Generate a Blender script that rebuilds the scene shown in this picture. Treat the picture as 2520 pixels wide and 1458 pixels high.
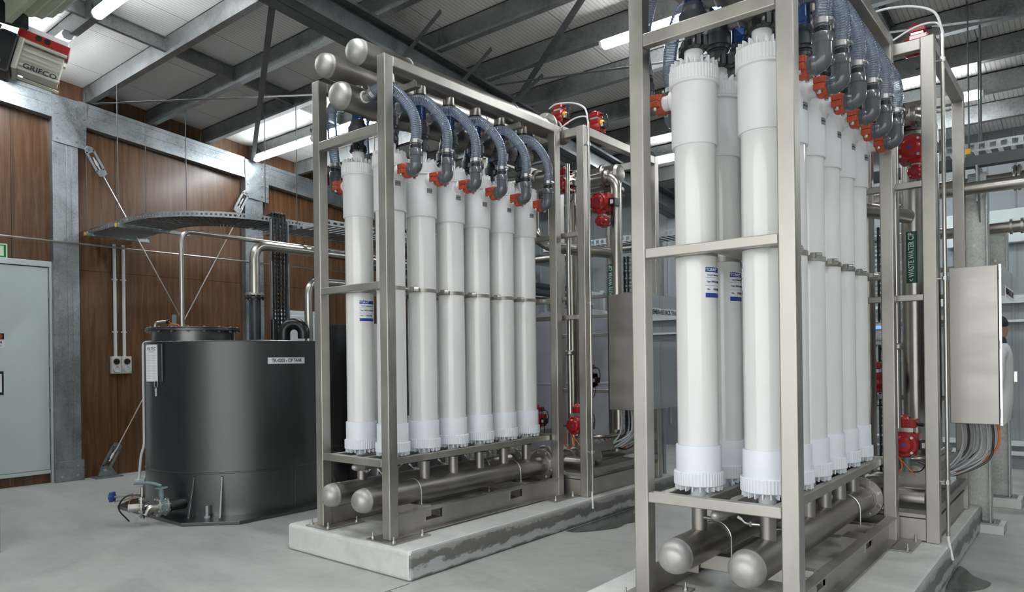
import bpy, bmesh, math, random
from mathutils import Vector, Matrix
for o in list(bpy.data.objects): bpy.data.objects.remove(o)
random.seed(7)
SC = bpy.context.scene
COL = SC.collection
PI = math.pi
R = math.radians

# ------------------------------------------------------------------ camera
CAM = Vector((3.7976, -3.2993, 1.4577))
yaw, pit, rol = R(39.168), R(0.029), R(-0.715)
Fv = Vector((-math.sin(yaw)*math.cos(pit), math.cos(yaw)*math.cos(pit), math.sin(pit)))
Rv = Vector((math.cos(yaw), math.sin(yaw), 0)); Uv = Rv.cross(Fv)
R2 = Rv*math.cos(rol) + Uv*math.sin(rol); U2 = -Rv*math.sin(rol) + Uv*math.cos(rol)
cd = bpy.data.cameras.new('camera'); cam = bpy.data.objects.new('camera', cd); COL.objects.link(cam)
M = Matrix((R2, U2, -Fv)).transposed().to_4x4(); M.translation = CAM
cam.matrix_world = M
cd.sensor_width = 36; cd.lens = 1760.33/2520*36; cd.shift_y = (886.16-729)/2520
cd.clip_start = .05; cd.clip_end = 200
SC.camera = cam

# ------------------------------------------------------------------ daylight and exposure
w = bpy.data.worlds.new('sky'); SC.world = w; w.use_nodes = True
nt = w.node_tree; nt.nodes.clear()
wo = nt.nodes.new('ShaderNodeOutputWorld'); bg = nt.nodes.new('ShaderNodeBackground')
tc = nt.nodes.new('ShaderNodeTexCoord'); sp = nt.nodes.new('ShaderNodeSeparateXYZ'); cr = nt.nodes.new('ShaderNodeValToRGB')
nt.links.new(tc.outputs['Generated'], sp.inputs[0]); nt.links.new(sp.outputs['Z'], cr.inputs[0])
cr.color_ramp.elements[0].position = 0.0; cr.color_ramp.elements[0].color = (.86, .86, .84, 1)
cr.color_ramp.elements[1].position = .55; cr.color_ramp.elements[1].color = (.74, .78, .84, 1)
nt.links.new(cr.outputs[0], bg.inputs[0]); bg.inputs[1].default_value = 3.5
nt.links.new(bg.outputs[0], wo.inputs[0])
pd = bpy.data.lights.new('door_daylight_portal', 'AREA'); pd.shape = 'RECTANGLE'; pd.size = 8.6; pd.size_y = 3.9
pd.cycles.is_portal = True
po = bpy.data.objects.new('door_daylight_portal', pd); COL.objects.link(po)
po.location = (3.7, -4.7, 1.95); po.rotation_euler = (R(90), 0, 0)
sd = bpy.data.lights.new('sun', 'SUN'); sd.energy = 5.0; sd.angle = .02
so = bpy.data.objects.new('sun', sd); COL.objects.link(so); so.rotation_euler = (R(-32), 0, 0); so.location = (2, -12, 20)
SC.view_settings.view_transform = 'Standard'; SC.view_settings.look = 'None'
SC.view_settings.gamma = 1; SC.view_settings.use_curve_mapping = False
SC.view_settings.exposure = 0.0
LED = 58.0

# ------------------------------------------------------------------ materials
MT = {}
def newmat(name):
    m = bpy.data.materials.new(name); m.use_nodes = True; MT[name] = m
    return m, m.node_tree, m.node_tree.nodes['Principled BSDF']
def N(nt, t, **k):
    n = nt.nodes.new('ShaderNode'+t)
    for a, b in k.items(): setattr(n, a, b)
    return n
def ramp(nt, src, stops):
    c = N(nt, 'ValToRGB'); e = c.color_ramp.elements
    while len(e) < len(stops): e.new(.5)
    for i, (p, col) in enumerate(stops): e[i].position = p; e[i].color = (*col, 1) if len(col) == 3 else col
    nt.links.new(src, c.inputs[0]); return c
def coords(nt, scale=(1, 1, 1), kind='Object'):
    t = N(nt, 'TexCoord'); m = N(nt, 'Mapping'); m.inputs['Scale'].default_value = scale
    if kind == 'World':
        g = N(nt, 'NewGeometry'); nt.links.new(g.outputs['Position'], m.inputs[0])
    else: nt.links.new(t.outputs[kind], m.inputs[0])
    return m.outputs[0]
def noise(nt, vec, scale, detail=4, rough=.55, dist=0):
    n = N(nt, 'TexNoise'); n.inputs['Scale'].default_value = scale; n.inputs['Detail'].default_value = detail
    n.inputs['Roughness'].default_value = rough; n.inputs['Distortion'].default_value = dist
    nt.links.new(vec, n.inputs['Vector']); return n.outputs['Fac']
def bump(nt, b, src, strength=.2, dist=.01):
    n = N(nt, 'Bump'); n.inputs['Strength'].default_value = strength; n.inputs['Distance'].default_value = dist
    nt.links.new(src, n.inputs['Height']); nt.links.new(n.outputs[0], b.inputs['Normal']); return n
def mat(name, col, rough=.5, metal=0, coat=0, var=.08, nscale=6, bmp=0, bscale=60, spec=.5, stretch=(1, 1, 1), rvar=.08):
    m, nt, b = newmat(name)
    v = coords(nt, stretch, 'World'); f = noise(nt, v, nscale)
    c0 = tuple(max(0, c*(1-var)) for c in col); c1 = tuple(min(1, c*(1+var)) for c in col)
    nt.links.new(ramp(nt, f, [(.3, c0), (.7, c1)]).outputs[0], b.inputs['Base Color'])
    rr = ramp(nt, f, [(.3, (max(.02, rough-rvar),)*3), (.7, (min(1, rough+rvar),)*3)])
    nt.links.new(rr.outputs[0], b.inputs['Roughness'])
    b.inputs['Metallic'].default_value = metal; b.inputs['Coat Weight'].default_value = coat
    b.inputs['Specular IOR Level'].default_value = spec
    if bmp: bump(nt, b, noise(nt, v, bscale, 3), bmp, .002)
    return m
mat('steel_frame', (.45, .43, .395), .46, 1, var=.20, nscale=3.2, rvar=.10, stretch=(1, 1, .6))
mat('steel_dark', (.36, .34, .315), .40, 1, var=.16, nscale=4, rvar=.07)
mat('steel_cap', (.44, .43, .415), .5, .75, var=.10, nscale=14)
mat('steel_bright', (.52, .50, .46), .30, 1, var=.06, nscale=8, rvar=.015)
mat('steel_sheet', (.38, .365, .345), .38, 1, var=.08, nscale=2.5, stretch=(1, 1, 2.5))
mat('bolt_steel', (.62, .62, .60), .34, 1, var=.1, rvar=.03)
mat('pvc_white', (.76, .76, .745), .10, 0, coat=.25, var=.012, nscale=3, rvar=.02)
mat('pvc_cap', (.76, .79, .85), .42, 0, var=.02, nscale=5)
mat('pvc_top', (.77, .775, .78), .36, 0, var=.02, nscale=5)
mat('pvc_grey', (.085, .093, .108), .22, 0, coat=.4, var=.1, rvar=.04)
mat('pvc_midgrey', (.040, .045, .053), .38, 0, var=.1)
mat('plastic_black', (.012, .013, .015), .33, 0, var=.2)
mat('rubber_black', (.010, .010, .011), .55, 0, var=.2)
mat('coupling_orange', (.44, .068, .030), .42, 0, var=.18, nscale=40, bmp=.5, bscale=90)
mat('actuator_red', (.33, .012, .014), .30, 0, coat=.25, var=.1)
mat('cable_orange', (.75, .16, .03), .45)
mat('cable_grey', (.42, .43, .45), .5)
mat('cable_white', (.78, .80, .80), .4, var=.02)
mat('rod_dark', (.07, .08, .085), .5)
mat('valve_blue', (.02, .07, .28), .4)
mat('label_blue', (.015, .06, .30), .4, var=.03)
mat('label_white', (.80, .82, .85), .4, var=.02)
mat('label_dark', (.11, .13, .17), .5)
mat('text_black', (.012, .012, .015), .5)
mat('text_grey', (.30, .32, .36), .5)
mat('green_label', (.0, .085, .045), .4)
mat('exit_green', (.0, .16, .06), .4)
mat('exit_glow', (.62, .80, .50), .5)
mat('yellow', (.80, .48, .02), .4)
mat('sign_red', (.5, .02, .02), .4)
mat('teal_paint', (.16, .25, .25), .4)
mat('door_grey', (.60, .665, .66), .42, 0, var=.04, nscale=1.5)
mat('door_frame_paint', (.60, .65, .645), .38, 0, var=.03)
mat('conduit_grey', (.55, .58, .58), .45, var=.03)
mat('box_grey', (.50, .50, .46), .45, var=.04)
mat('motor_cast', (.46, .45, .38), .45, .35, var=.08)
mat('curtain', (.36, .40, .29), .55, 0, var=.12, nscale=8)
mat('cabinet_white', (.62, .68, .69), .4, var=.03)
mat('suit_cloth', (.84, .85, .84), .8, bmp=.4, bscale=25)
mat('skin', (.50, .30, .22), .55)
mat('beanie', (.03, .035, .05), .8)
mat('tank_pale', (.33, .33, .37), .5, var=.06)
mat('bay_lining', (.78, .78, .76), .6, var=.02)  # pale lining that bounces light inside the added bay
mat('wallpanel', (.27, .30, .32), .5, 0, var=.04, nscale=2)

def tankmat():
    m, nt, b = newmat('tank_black'); v = coords(nt, (1, 1, 1), 'World')
    f = noise(nt, v, 3.5, 6)
    nt.links.new(ramp(nt, f, [(.3, (.005, .0055, .007)), (.75, (.010, .0105, .013))]).outputs[0], b.inputs['Base Color'])
    b.inputs['Roughness'].default_value = .28; b.inputs['Specular IOR Level'].default_value = 1.0
    b.inputs['Coat Weight'].default_value = .8; b.inputs['Coat Roughness'].default_value = .24; b.inputs['Coat IOR'].default_value = 1.7
    bump(nt, b, noise(nt, v, 260, 2), .35, .003)
tankmat()
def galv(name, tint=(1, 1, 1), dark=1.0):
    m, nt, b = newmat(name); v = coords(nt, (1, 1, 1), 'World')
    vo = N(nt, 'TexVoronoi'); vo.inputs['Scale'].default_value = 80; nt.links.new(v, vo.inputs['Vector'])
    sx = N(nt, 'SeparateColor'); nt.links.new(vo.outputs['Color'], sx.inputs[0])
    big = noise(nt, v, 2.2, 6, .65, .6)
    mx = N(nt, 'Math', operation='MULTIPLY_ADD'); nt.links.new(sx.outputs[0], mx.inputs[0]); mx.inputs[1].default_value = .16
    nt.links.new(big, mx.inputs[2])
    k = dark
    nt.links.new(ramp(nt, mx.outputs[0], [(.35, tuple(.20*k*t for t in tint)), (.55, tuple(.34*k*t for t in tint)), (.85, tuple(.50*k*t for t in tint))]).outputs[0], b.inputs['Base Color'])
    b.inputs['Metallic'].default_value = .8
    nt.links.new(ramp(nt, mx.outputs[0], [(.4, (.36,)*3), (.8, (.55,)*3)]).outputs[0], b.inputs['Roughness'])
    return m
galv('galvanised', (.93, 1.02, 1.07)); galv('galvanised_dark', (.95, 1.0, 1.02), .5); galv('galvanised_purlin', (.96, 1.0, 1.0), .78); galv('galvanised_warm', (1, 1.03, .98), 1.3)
def plywood():
    m, nt, b = newmat('plywood'); v = coords(nt, (7, 7, .55), 'World')
    f = noise(nt, v, 2.0, 8, .6, 1.6)
    w_ = N(nt, 'TexWave', wave_type='BANDS', bands_direction='Y'); w_.inputs['Scale'].default_value = 1.6; w_.inputs['Distortion'].default_value = 7
    w_.inputs['Detail'].default_value = 3; w_.inputs['Detail Scale'].default_value = 1.2
    nt.links.new(coords(nt, (2, 2, .22), 'World'), w_.inputs['Vector'])
    a = N(nt, 'Math', operation='MULTIPLY_ADD'); nt.links.new(w_.outputs['Fac'], a.inputs[0]); a.inputs[1].default_value = .12; nt.links.new(f, a.inputs[2])
    c = ramp(nt, a.outputs[0], [(.28, (.054, .023, .009)), (.50, (.098, .045, .019)), (.75, (.155, .080, .038))])
    # joints: vertical every 1.2 m, horizontal at 2.68 m, with rows of screws
    s = N(nt, 'SeparateXYZ'); g = N(nt, 'NewGeometry'); nt.links.new(g.outputs['Position'], s.inputs[0])
    def line(axis, off, per, wd):
        p = N(nt, 'Math', operation='ADD'); nt.links.new(s.outputs[axis], p.inputs[0]); p.inputs[1].default_value = 100*per-off+per/2
        q = N(nt, 'Math', operation='MODULO'); nt.links.new(p.outputs[0], q.inputs[0]); q.inputs[1].default_value = per
        r = N(nt, 'Math', operation='SUBTRACT'); nt.links.new(q.outputs[0], r.inputs[0]); r.inputs[1].default_value = per/2
        t = N(nt, 'Math', operation='ABSOLUTE'); nt.links.new(r.outputs[0], t.inputs[0])
        u = N(nt, 'Math', operation='LESS_THAN'); nt.links.new(t.outputs[0], u.inputs[0]); u.inputs[1].default_value = wd
        return u.outputs[0]
    mxx = N(nt, 'Math', operation='MAXIMUM'); nt.links.new(line('Y', .785, 1.19, .004), mxx.inputs[0]); nt.links.new(line('Z', 2.69, 2.7, .004), mxx.inputs[1])
    mixc = N(nt, 'MixRGB'); nt.links.new(mxx.outputs[0], mixc.inputs[0]); nt.links.new(c.outputs[0], mixc.inputs[1]); mixc.inputs[2].default_value = (.015, .008, .005, 1)
    nt.links.new(mixc.outputs[0], b.inputs['Base Color'])
    b.inputs['Roughness'].default_value = .34; b.inputs['Coat Weight'].default_value = .15; b.inputs['Coat Roughness'].default_value = .2
plywood()
def concrete(name, base, wet=False, amp=1.0):
    m, nt, b = newmat(name); v = coords(nt, (1, 1, 1), 'World')
    n1 = noise(nt, coords(nt, (.8, 1.5, 1), 'World'), 1.0, 9, .66, 1.1); n2 = noise(nt, v, 14, 6, .7)
    a = N(nt, 'Math', operation='MULTIPLY_ADD'); nt.links.new(n2, a.inputs[0]); a.inputs[1].default_value = .35; nt.links.new(n1, a.inputs[2])
    lo = tuple(c*(1-.30*amp) for c in base); hi = tuple(min(1, c*(1+.22*amp)) for c in base)
    c = ramp(nt, a.outputs[0], [(.42, lo), (.66, base), (.9, hi)])
    nt.links.new(c.outputs[0], b.inputs['Base Color'])
    nt.links.new(ramp(nt, a.outputs[0], [(.4, (.42,)*3), (.8, (.62,)*3)]).outputs[0], b.inputs['Roughness'])
    bump(nt, b, n2, .12, .004)
    return m, nt, b, c
concrete('concrete_floor', (.44, .445, .42), amp=.95); concrete('concrete_apron', (.52, .51, .48), amp=.5)
m_, nt_, b_, c_ = concrete('concrete_plinth', (.64, .64, .61), amp=.9)
# damp dark band with a white salt edge on the long faces of the plinths (a stain that stays put)
g_ = N(nt_, 'NewGeometry'); s_ = N(nt_, 'SeparateXYZ'); nt_.links.new(g_.outputs['Position'], s_.inputs[0])
sn_ = N(nt_, 'SeparateXYZ'); nt_.links.new(g_.outputs['Normal'], sn_.inputs[0])
nz_ = noise(nt_, coords(nt_, (1, 1, 2.2), 'World'), 3.6, 8, .68)
h_ = N(nt_, 'Math', operation='MULTIPLY_ADD'); nt_.links.new(nz_, h_.inputs[0]); h_.inputs[1].default_value = .22; nt_.links.new(s_.outputs['Z'], h_.inputs[2])
cs_ = ramp(nt_, h_.outputs[0], [(.12, (.15, .15, .135)), (.145, (.42, .43, .43)), (.185, (.40, .41, .41)), (.20, (.14, .14, .128)), (.262, (.17, .168, .152)), (.275, (.33, .335, .32))])
gt_ = N(nt_, 'Math', operation='GREATER_THAN'); nt_.links.new(sn_.outputs['X'], gt_.inputs[0]); gt_.inputs[1].default_value = .7
mx_ = N(nt_, 'MixRGB'); nt_.links.new(gt_.outputs[0], mx_.inputs[0]); nt_.links.new(c_.outputs[0], mx_.inputs[1]); nt_.links.new(cs_.outputs[0], mx_.inputs[2])
nt_.links.new(mx_.outputs[0], b_.inputs['Base Color'])
def roofmat():
    m, nt, b = newmat('roof_liner'); g = N(nt, 'NewGeometry'); s = N(nt, 'SeparateXYZ'); nt.links.new(g.outputs['Position'], s.inputs[0])
    f = noise(nt, coords(nt, (1, 1, 1), 'World'), 1.2, 5)
    def saw(per, wd):
        p = N(nt, 'Math', operation='ADD'); nt.links.new(s.outputs['X'], p.inputs[0]); p.inputs[1].default_value = 50.0
        q = N(nt, 'Math', operation='MODULO'); nt.links.new(p.outputs[0], q.inputs[0]); q.inputs[1].default_value = per
        r = N(nt, 'Math', operation='LESS_THAN'); nt.links.new(q.outputs[0], r.inputs[0]); r.inputs[1].default_value = wd
        return r.outputs[0]
    c = ramp(nt, f, [(.3, (.72, .705, .68)), (.7, (.80, .78, .75))])
    mm = N(nt, 'MixRGB'); mm.blend_type = 'MULTIPLY'; nt.links.new(saw(.045, .010), mm.inputs[0]); nt.links.new(c.outputs[0], mm.inputs[1]); mm.inputs[2].default_value = (.70, .70, .70, 1)
    m2 = N(nt, 'MixRGB'); m2.blend_type = 'MULTIPLY'; nt.links.new(saw(1.08, .012), m2.inputs[0]); nt.links.new(mm.outputs[0], m2.inputs[1]); m2.inputs[2].default_value = (.45, .45, .45, 1)
    nt.links.new(m2.outputs[0], b.inputs['Base Color']); b.inputs['Roughness'].default_value = .5
    bump(nt, b, saw(.045, .010), .6, .004).invert = True
roofmat()
def clear(name, tint, fac, gl=.12, body=None, bf=.0):
    m, nt, b = newmat(name); nt.nodes.remove(b); out = nt.nodes['Material Output']
    t = N(nt, 'BsdfTransparent'); t.inputs[0].default_value = (*tint, 1)
    g = N(nt, 'BsdfGlossy'); g.inputs[0].default_value = (.85, .9, 1, 1); g.inputs['Roughness'].default_value = gl
    d = N(nt, 'BsdfDiffuse'); d.inputs[0].default_value = (*(body or (.5, .55, .62)), 1)
    m1 = N(nt, 'MixShader'); m1.inputs[0].default_value = bf; nt.links.new(t.outputs[0], m1.inputs[1]); nt.links.new(d.outputs[0], m1.inputs[2])
    lw = N(nt, 'LayerWeight'); lw.inputs[0].default_value = fac
    m2 = N(nt, 'MixShader'); nt.links.new(lw.outputs['Fresnel'], m2.inputs[0]); nt.links.new(m1.outputs[0], m2.inputs[1]); nt.links.new(g.outputs[0], m2.inputs[2])
    nt.links.new(m2.outputs[0], out.inputs[0]); return m
clear('clear_hose', (.78, .83, .90), .35, .12, (.50, .54, .60), .12)
clear('clear_pipe', (.26, .38, .62), .28, .05, (.05, .12, .35), .18)
mat('hose_spiral', (.56, .60, .66), .3, 0, coat=.3)
def emis(name, col, s):
    m, nt, b = newmat(name); b.inputs['Base Color'].default_value = (.9, .9, .9, 1)
    b.inputs['Emission Color'].default_value = (*col, 1); b.inputs['Emission Strength'].default_value = s
emis('led_diffuser', (.93, .97, 1), LED); emis('blue_screen', (.02, .2, .9), 1.5)
def puddle():
    m, nt, b = newmat('wet_concrete'); f = noise(nt, coords(nt, (1, 1, 1), 'World'), 12, 6)
    nt.links.new(ramp(nt, f, [(.3, (.085, .088, .080)), (.7, (.12, .122, .11))]).outputs[0], b.inputs['Base Color'])
    b.inputs['Roughness'].default_value = .16
puddle()

# ------------------------------------------------------------------ mesh builder
class MB:
    def __init__(s): s.v = []; s.f = []; s.sm = []
    def add(s, vs, fs, smooth=False):
        b = len(s.v); s.v += [tuple(v) for v in vs]
        for f in fs: s.f.append(tuple(b+i for i in f)); s.sm.append(smooth)
        return s
    def box(s, x0, x1, y0, y1, z0, z1):
        v = [(x, y, z) for z in (z0, z1) for y in (y0, y1) for x in (x0, x1)]
        return s.add(v, [(0, 2, 3, 1), (4, 5, 7, 6), (0, 1, 5, 4), (2, 6, 7, 3), (0, 4, 6, 2), (1, 3, 7, 5)])
    def prism(s, pts, a, b_):                      # polygon pts (list of Vector) extruded from offset a to b_ (Vectors)
        n = len(pts); a = Vector(a); b_ = Vector(b_)
        v = [Vector(p)+a for p in pts]+[Vector(p)+b_ for p in pts]
        f = [tuple(range(n))[::-1], tuple(range(n, 2*n))]+[(i, (i+1) % n, n+(i+1) % n, n+i) for i in range(n)]
        return s.add(v, f)
    def ring(s, c, d, r, n, ref=None):
        d = Vector(d).normalized(); ref = Vector(ref) if ref else (Vector((0, 0, 1)) if abs(d.z) < .9 else Vector((1, 0, 0)))
        a = d.cross(ref).normalized(); b_ = d.cross(a).normalized(); c = Vector(c)
        return [c+(a*math.cos(2*PI*i/n)+b_*math.sin(2*PI*i/n))*r for i in range(n)]
    def lathe(s, c, d, prof, n=24, caps=True, smooth=True):    # prof = [(t along d, radius)]
        c = Vector(c); d = Vector(d).normalized(); rings = [s.ring(c+d*t, d, max(r, 1e-4), n) for t, r in prof]
        v = [p for r_ in rings for p in r_]; f = []
        for k in range(len(prof)-1):
            for i in range(n): j = (i+1) % n; f.append((k*n+i, k*n+j, (k+1)*n+j, (k+1)*n+i))
        s.add(v, f, smooth)
        if caps:
            if prof[0][1] > 1e-3: s.add(rings[0], [tuple(range(n))[::-1]])
            if prof[-1][1] > 1e-3: s.add(rings[-1], [tuple(range(n))])
        return s
    def cyl(s, p0, p1, r, n=16, r1=None, caps=True):
        p0 = Vector(p0); p1 = Vector(p1); return s.lathe(p0, p1-p0, [(0, r), ((p1-p0).length, r if r1 is None else r1)], n, caps)
    def tube(s, pts, r, n=10, caps=True, closed=False):         # r number or function of index
        pts = [Vector(p) for p in pts]; m = len(pts); T = []
        for i in range(m):
            a = pts[i-1] if (i > 0 or closed) else pts[0]; b_ = pts[(i+1) % m] if (i < m-1 or closed) else pts[-1]
            T.append((b_-a).normalized())
        ref = Vector((0, 0, 1)) if abs(T[0].z) < .9 else Vector((1, 0, 0))
        nrm = (ref-T[0]*ref.dot(T[0])).normalized(); v = []; 
        for i in range(m):
            nrm = (nrm-T[i]*nrm.dot(T[i])).normalized(); bi = T[i].cross(nrm); rr = r(i) if callable(r) else r
            v += [pts[i]+(nrm*math.cos(2*PI*k/n)+bi*math.sin(2*PI*k/n))*rr for k in range(n)]
        f = []
        for i in range(m if closed else m-1):
            for k in range(n): j = (k+1) % n; i2 = (i+1) % m; f.append((i*n+k, i*n+j, i2*n+j, i2*n+k))
        s.add(v, f, True)
        if caps and not closed: s.add(v[:n], [tuple(range(n))[::-1]]); s.add(v[-n:], [tuple(range(n))])
        return s
    def bar(s, p0, p1, w_, h, up=(0, 0, 1)):
        p0 = Vector(p0); p1 = Vector(p1); d = (p1-p0).normalized(); up = Vector(up)
        a = d.cross(up).normalized(); u = a.cross(d).normalized()
        pts = [a*(-w_/2)+u*(-h/2), a*(w_/2)+u*(-h/2), a*(w_/2)+u*(h/2), a*(-w_/2)+u*(h/2)]
        return s.prism([p0+q for q in pts], (0, 0, 0), p1-p0)
    def hexbolt(s, c, d, r=.010, h=.007, shank=0):
        c = Vector(c); d = Vector(d).normalized(); s.lathe(c, d, [(0, r), (h, r)], 6, True, False)
        if shank: s.cyl(c+d*h, c+d*(h+shank), r*.5, 8)
        return s
    def build(s, name, m, parent=None, bevel=0, seg=2):
        me = bpy.data.meshes.new(name); off = wloc(parent) if parent else Vector((0, 0, 0))
        me.from_pydata([Vector(v)-off for v in s.v], [], s.f)
        bm = bmesh.new(); bm.from_mesh(me); bmesh.ops.recalc_face_normals(bm, faces=bm.faces)
        sm = s.sm
        for i, f in enumerate(bm.faces): f.smooth = sm[i] if i < len(sm) else False
        for e in bm.edges:
            if len(e.link_faces) == 2 and e.calc_face_angle(0) > .7: e.smooth = False
        bm.to_mesh(me); bm.free()
        me.materials.append(MT[m] if isinstance(m, str) else m)
        o = bpy.data.objects.new(name, me); COL.objects.link(o)
        if parent: o.parent = parent
        if bevel:
            b_ = o.modifiers.new('bevel', 'BEVEL'); b_.width = bevel; b_.segments = seg; b_.limit_method = 'ANGLE'; b_.angle_limit = R(50)
        return o
def wloc(o):
    l = Vector((0, 0, 0))
    while o: l = l+o.location; o = o.parent
    return l
def tag(o, label, cat, group=None):
    o['label'] = label; o['category'] = cat
    if group: o['group'] = group
    return o
def thing(name, label, cat, loc, group=None):
    o = bpy.data.objects.new(name, None); COL.objects.link(o); o.location = loc; o.empty_display_size = .05
    return tag(o, label, cat, group)
def struct(name, mb, m, bevel=0):
    o = mb.build(name, m, None, bevel); o['kind'] = 'structure'; return o
def dup(o, loc, label=None, group=None, parent=None):
    c = o.copy(); COL.objects.link(c); c.parent = parent
    if parent is None:
        c.location = loc
        if label: c['label'] = label
        if group: c['group'] = group
    for ch in list(o.children): dup(ch, None, parent=c)
    return c
def text(s, size, m, parent, c, right, up, name='lettering', depth=.0008, sx=1.0):
    cu = bpy.data.curves.new('txt', 'FONT'); cu.body = s; cu.size = size; cu.align_x = 'CENTER'; cu.align_y = 'CENTER'; cu.extrude = depth/2; cu.offset = size*.016; cu.resolution_u = 3
    t = bpy.data.objects.new('txt', cu); COL.objects.link(t)
    me = bpy.data.meshes.new_from_object(t); bpy.data.objects.remove(t)
    right = Vector(right).normalized(); up = Vector(up).normalized(); nn = right.cross(up)
    off = Vector(c)-(wloc(parent) if parent else Vector((0, 0, 0)))
    for v in me.vertices: p = v.co.copy(); v.co = off+right*p.x*sx+up*p.y+nn*p.z
    me.materials.append(MT[m]); o = bpy.data.objects.new(name, me); COL.objects.link(o); o.parent = parent
    return o
def bolts(lst, parent, m='bolt_steel', name='bolt'):     # lst of (centre, direction, radius, height, shank)
    for b in lst:
        b = tuple(b)+(.010, .007, 0)[len(b)-2:]
        MB().hexbolt(*b).build(name, m, parent)
def bez(pts, n):                                    # Catmull-Rom through pts
    P = [Vector(p) for p in pts]; P = [P[0]*2-P[1]]+P+[P[-1]*2-P[-2]]; out = []
    for i in range(1, len(P)-2):
        for k in range(n):
            t = k/n; a, b_, c, d = P[i-1:i+3]
            out.append(.5*((2*b_)+(c-a)*t+(2*a-5*b_+4*c-d)*t*t+(3*b_-a-3*c+d)*t**3))
    out.append(P[-2]); return out
def fillet(pts, r, n=8):                            # polyline with rounded corners
    P = [Vector(p) for p in pts]; out = [P[0]]
    for i in range(1, len(P)-1):
        a = (P[i-1]-P[i]); b_ = (P[i+1]-P[i]); rr = min(r, a.length*.49, b_.length*.49)
        p0 = P[i]+a.normalized()*rr; p1 = P[i]+b_.normalized()*rr
        for k in range(n+1):
            t = k/n; out.append(p0.lerp(P[i], t).lerp(P[i].lerp(p1, t), t))
    out.append(P[-1]); return out
ORD = ['first', 'second', 'third', 'fourth', 'fifth', 'sixth']
def roofz(y): return 5.10-.10*y
exec_parts = True

# ================================================================== setting
def build_setting():
    struct('floor', MB().box(-6.5, 9, -4.8, 7.75, -.2, 0), 'concrete_floor')
    struct('ground', MB().box(-30, 40, -40, -4.8, -.25, -.02), 'concrete_apron')
    # unseen covered bay added round the camera to shape the daylight, open to the yard
    struct('wall_bay_left', MB().box(-3.15, -3.0, -4.8, -1.75, 0, 5.6), 'bay_lining')
    struct('wall_bay_right', MB().box(8.6, 8.75, -4.8, -1.75, 0, 5.6), 'bay_lining')
    struct('wall_bay_front', MB().box(-3.15, -.6, -4.8, -4.65, 0, 5.6).box(-.6, 8.0, -4.8, -4.65, 3.9, 5.6).box(8.0, 8.75, -4.8, -4.65, 0, 5.6), 'bay_lining')
    struct('ceiling_bay', MB().box(-3.15, 8.75, -4.8, -1.75, 5.45, 5.6), 'bay_lining')
    struct('wall_left', MB().box(-6.5, -6.34, -1.6, 7.75, 0, 5.2), 'plywood')
    f = MB().box(-6.5, -2.95, -1.75, -1.6, 0, 5.4).box(-2.95, 7.6, -1.75, -1.6, 4.45, 5.4).box(7.6, 9, -1.75, -1.6, 0, 5.4)
    struct('wall_front', f, 'wallpanel')
    struct('wall_right', MB().box(9, 9.15, -1.75, 7.75, 0, 5.4), 'wallpanel')
    b = MB().box(-6.5, 9, 7.75, 7.9, 0, 4.6)
    for i in range(52):
        x = -6.3+i*.3
        b.prism([(x, 7.75, .35), (x+.022, 7.738, .35), (x+.038, 7.738, .35), (x+.06, 7.75, .35)], (0, 0, 0), (0, 0, 4.1))
    struct('wall_back', b, 'wallpanel')
    r = MB(); r.prism([(-6.5, -1.75, roofz(-1.75)), (-6.5, 7.9, roofz(7.9)), (-6.5, 7.9, roofz(7.9)+.12), (-6.5, -1.75, roofz(-1.75)+.12)], (0, 0, 0), (15.65, 0, 0))
    struct('ceiling', r, 'roof_liner')
    # floor saw joints
    j = MB().box(.300, .304, -1.6, -.10, 0, .0015).box(.304, 9, -.285, -.281, 0, .0015).box(3.9, 3.904, -1.6, 7.7, 0, .0015)
    struct('trim_1', j, 'text_black')
    g = MB()
    for z, h in ((2.10, .10), (1.86, .03), (.30, .06), (.18, .05)): g.box(-1, 9, 7.66, 7.735, z, z+h)
    struct('trim_2', g, 'cabinet_white')
    d = MB().box(2.3, 7.4, 7.60, 7.735, 3.0, 3.28).box(2.3, 7.4, 7.62, 7.735, 2.86, 2.98)
    struct('trim_3', d, 'cabinet_white', .01)
    # door in the left wall
    dr = MB().box(-6.335, -6.30, -.98, -.035, .17, 2.68)
    do = struct('door_1', dr, 'door_grey', .003)
    for z in (2.36, 1.92, 1.50, .98, .42):
        MB().cyl((-6.295, -.033, z-.06), (-6.295, -.033, z+.06), .008, 8).build('hinge', 'steel_frame', do)
    MB().box(-6.300, -6.292, -.86, -.515, 1.12, 1.40).build('document_holder', 'plastic_black', do, .003)
    MB().box(-6.2925, -6.2905, -.84, -.535, 1.15, 1.37).build('paper', 'label_white', do)
    MB().box(-6.300, -6.297, -.86, -.50, 1.68, 1.86).build('warning_sign', 'label_white', do)
    MB().box(-6.297, -6.2962, -.86, -.505, 1.78, 1.855).build('sign_header', 'plastic_black', do)
    MB().lathe((-6.2965, -.56, 1.817), (1, 0, 0), [(0, .034), (.001, .034)], 20).build('sign_oval', 'sign_red', do)
    text('DANGER', .05, 'label_white', do, (-6.2945, -.66, 1.817), (0, 1, 0), (0, 0, 1))
    text('PLANT ROOM', .042, 'text_black', do, (-6.2955, -.655, 1.745), (0, 1, 0), (0, 0, 1), sx=.95)
    text('NO ENTRY PERMITTED', .022, 'text_black', do, (-6.2955, -.645, 1.705), (0, 1, 0), (0, 0, 1))
    fr = MB().box(-6.34, -6.285, -1.06, .04, 2.69, 2.76).box(-6.34, -6.285, -.025, .04, 0.0, 2.69).box(-6.34, -6.285, -1.06, -.985, 0, 2.69).box(-6.34, -6.29, -.98, -.03, .12, .165)
    struct('trim_4', fr, 'door_frame_paint', .004)
    struct('trim_5', MB().box(-6.34, -6.325, -.98, -.03, 0, .12), 'plywood')
build_setting()

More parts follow.
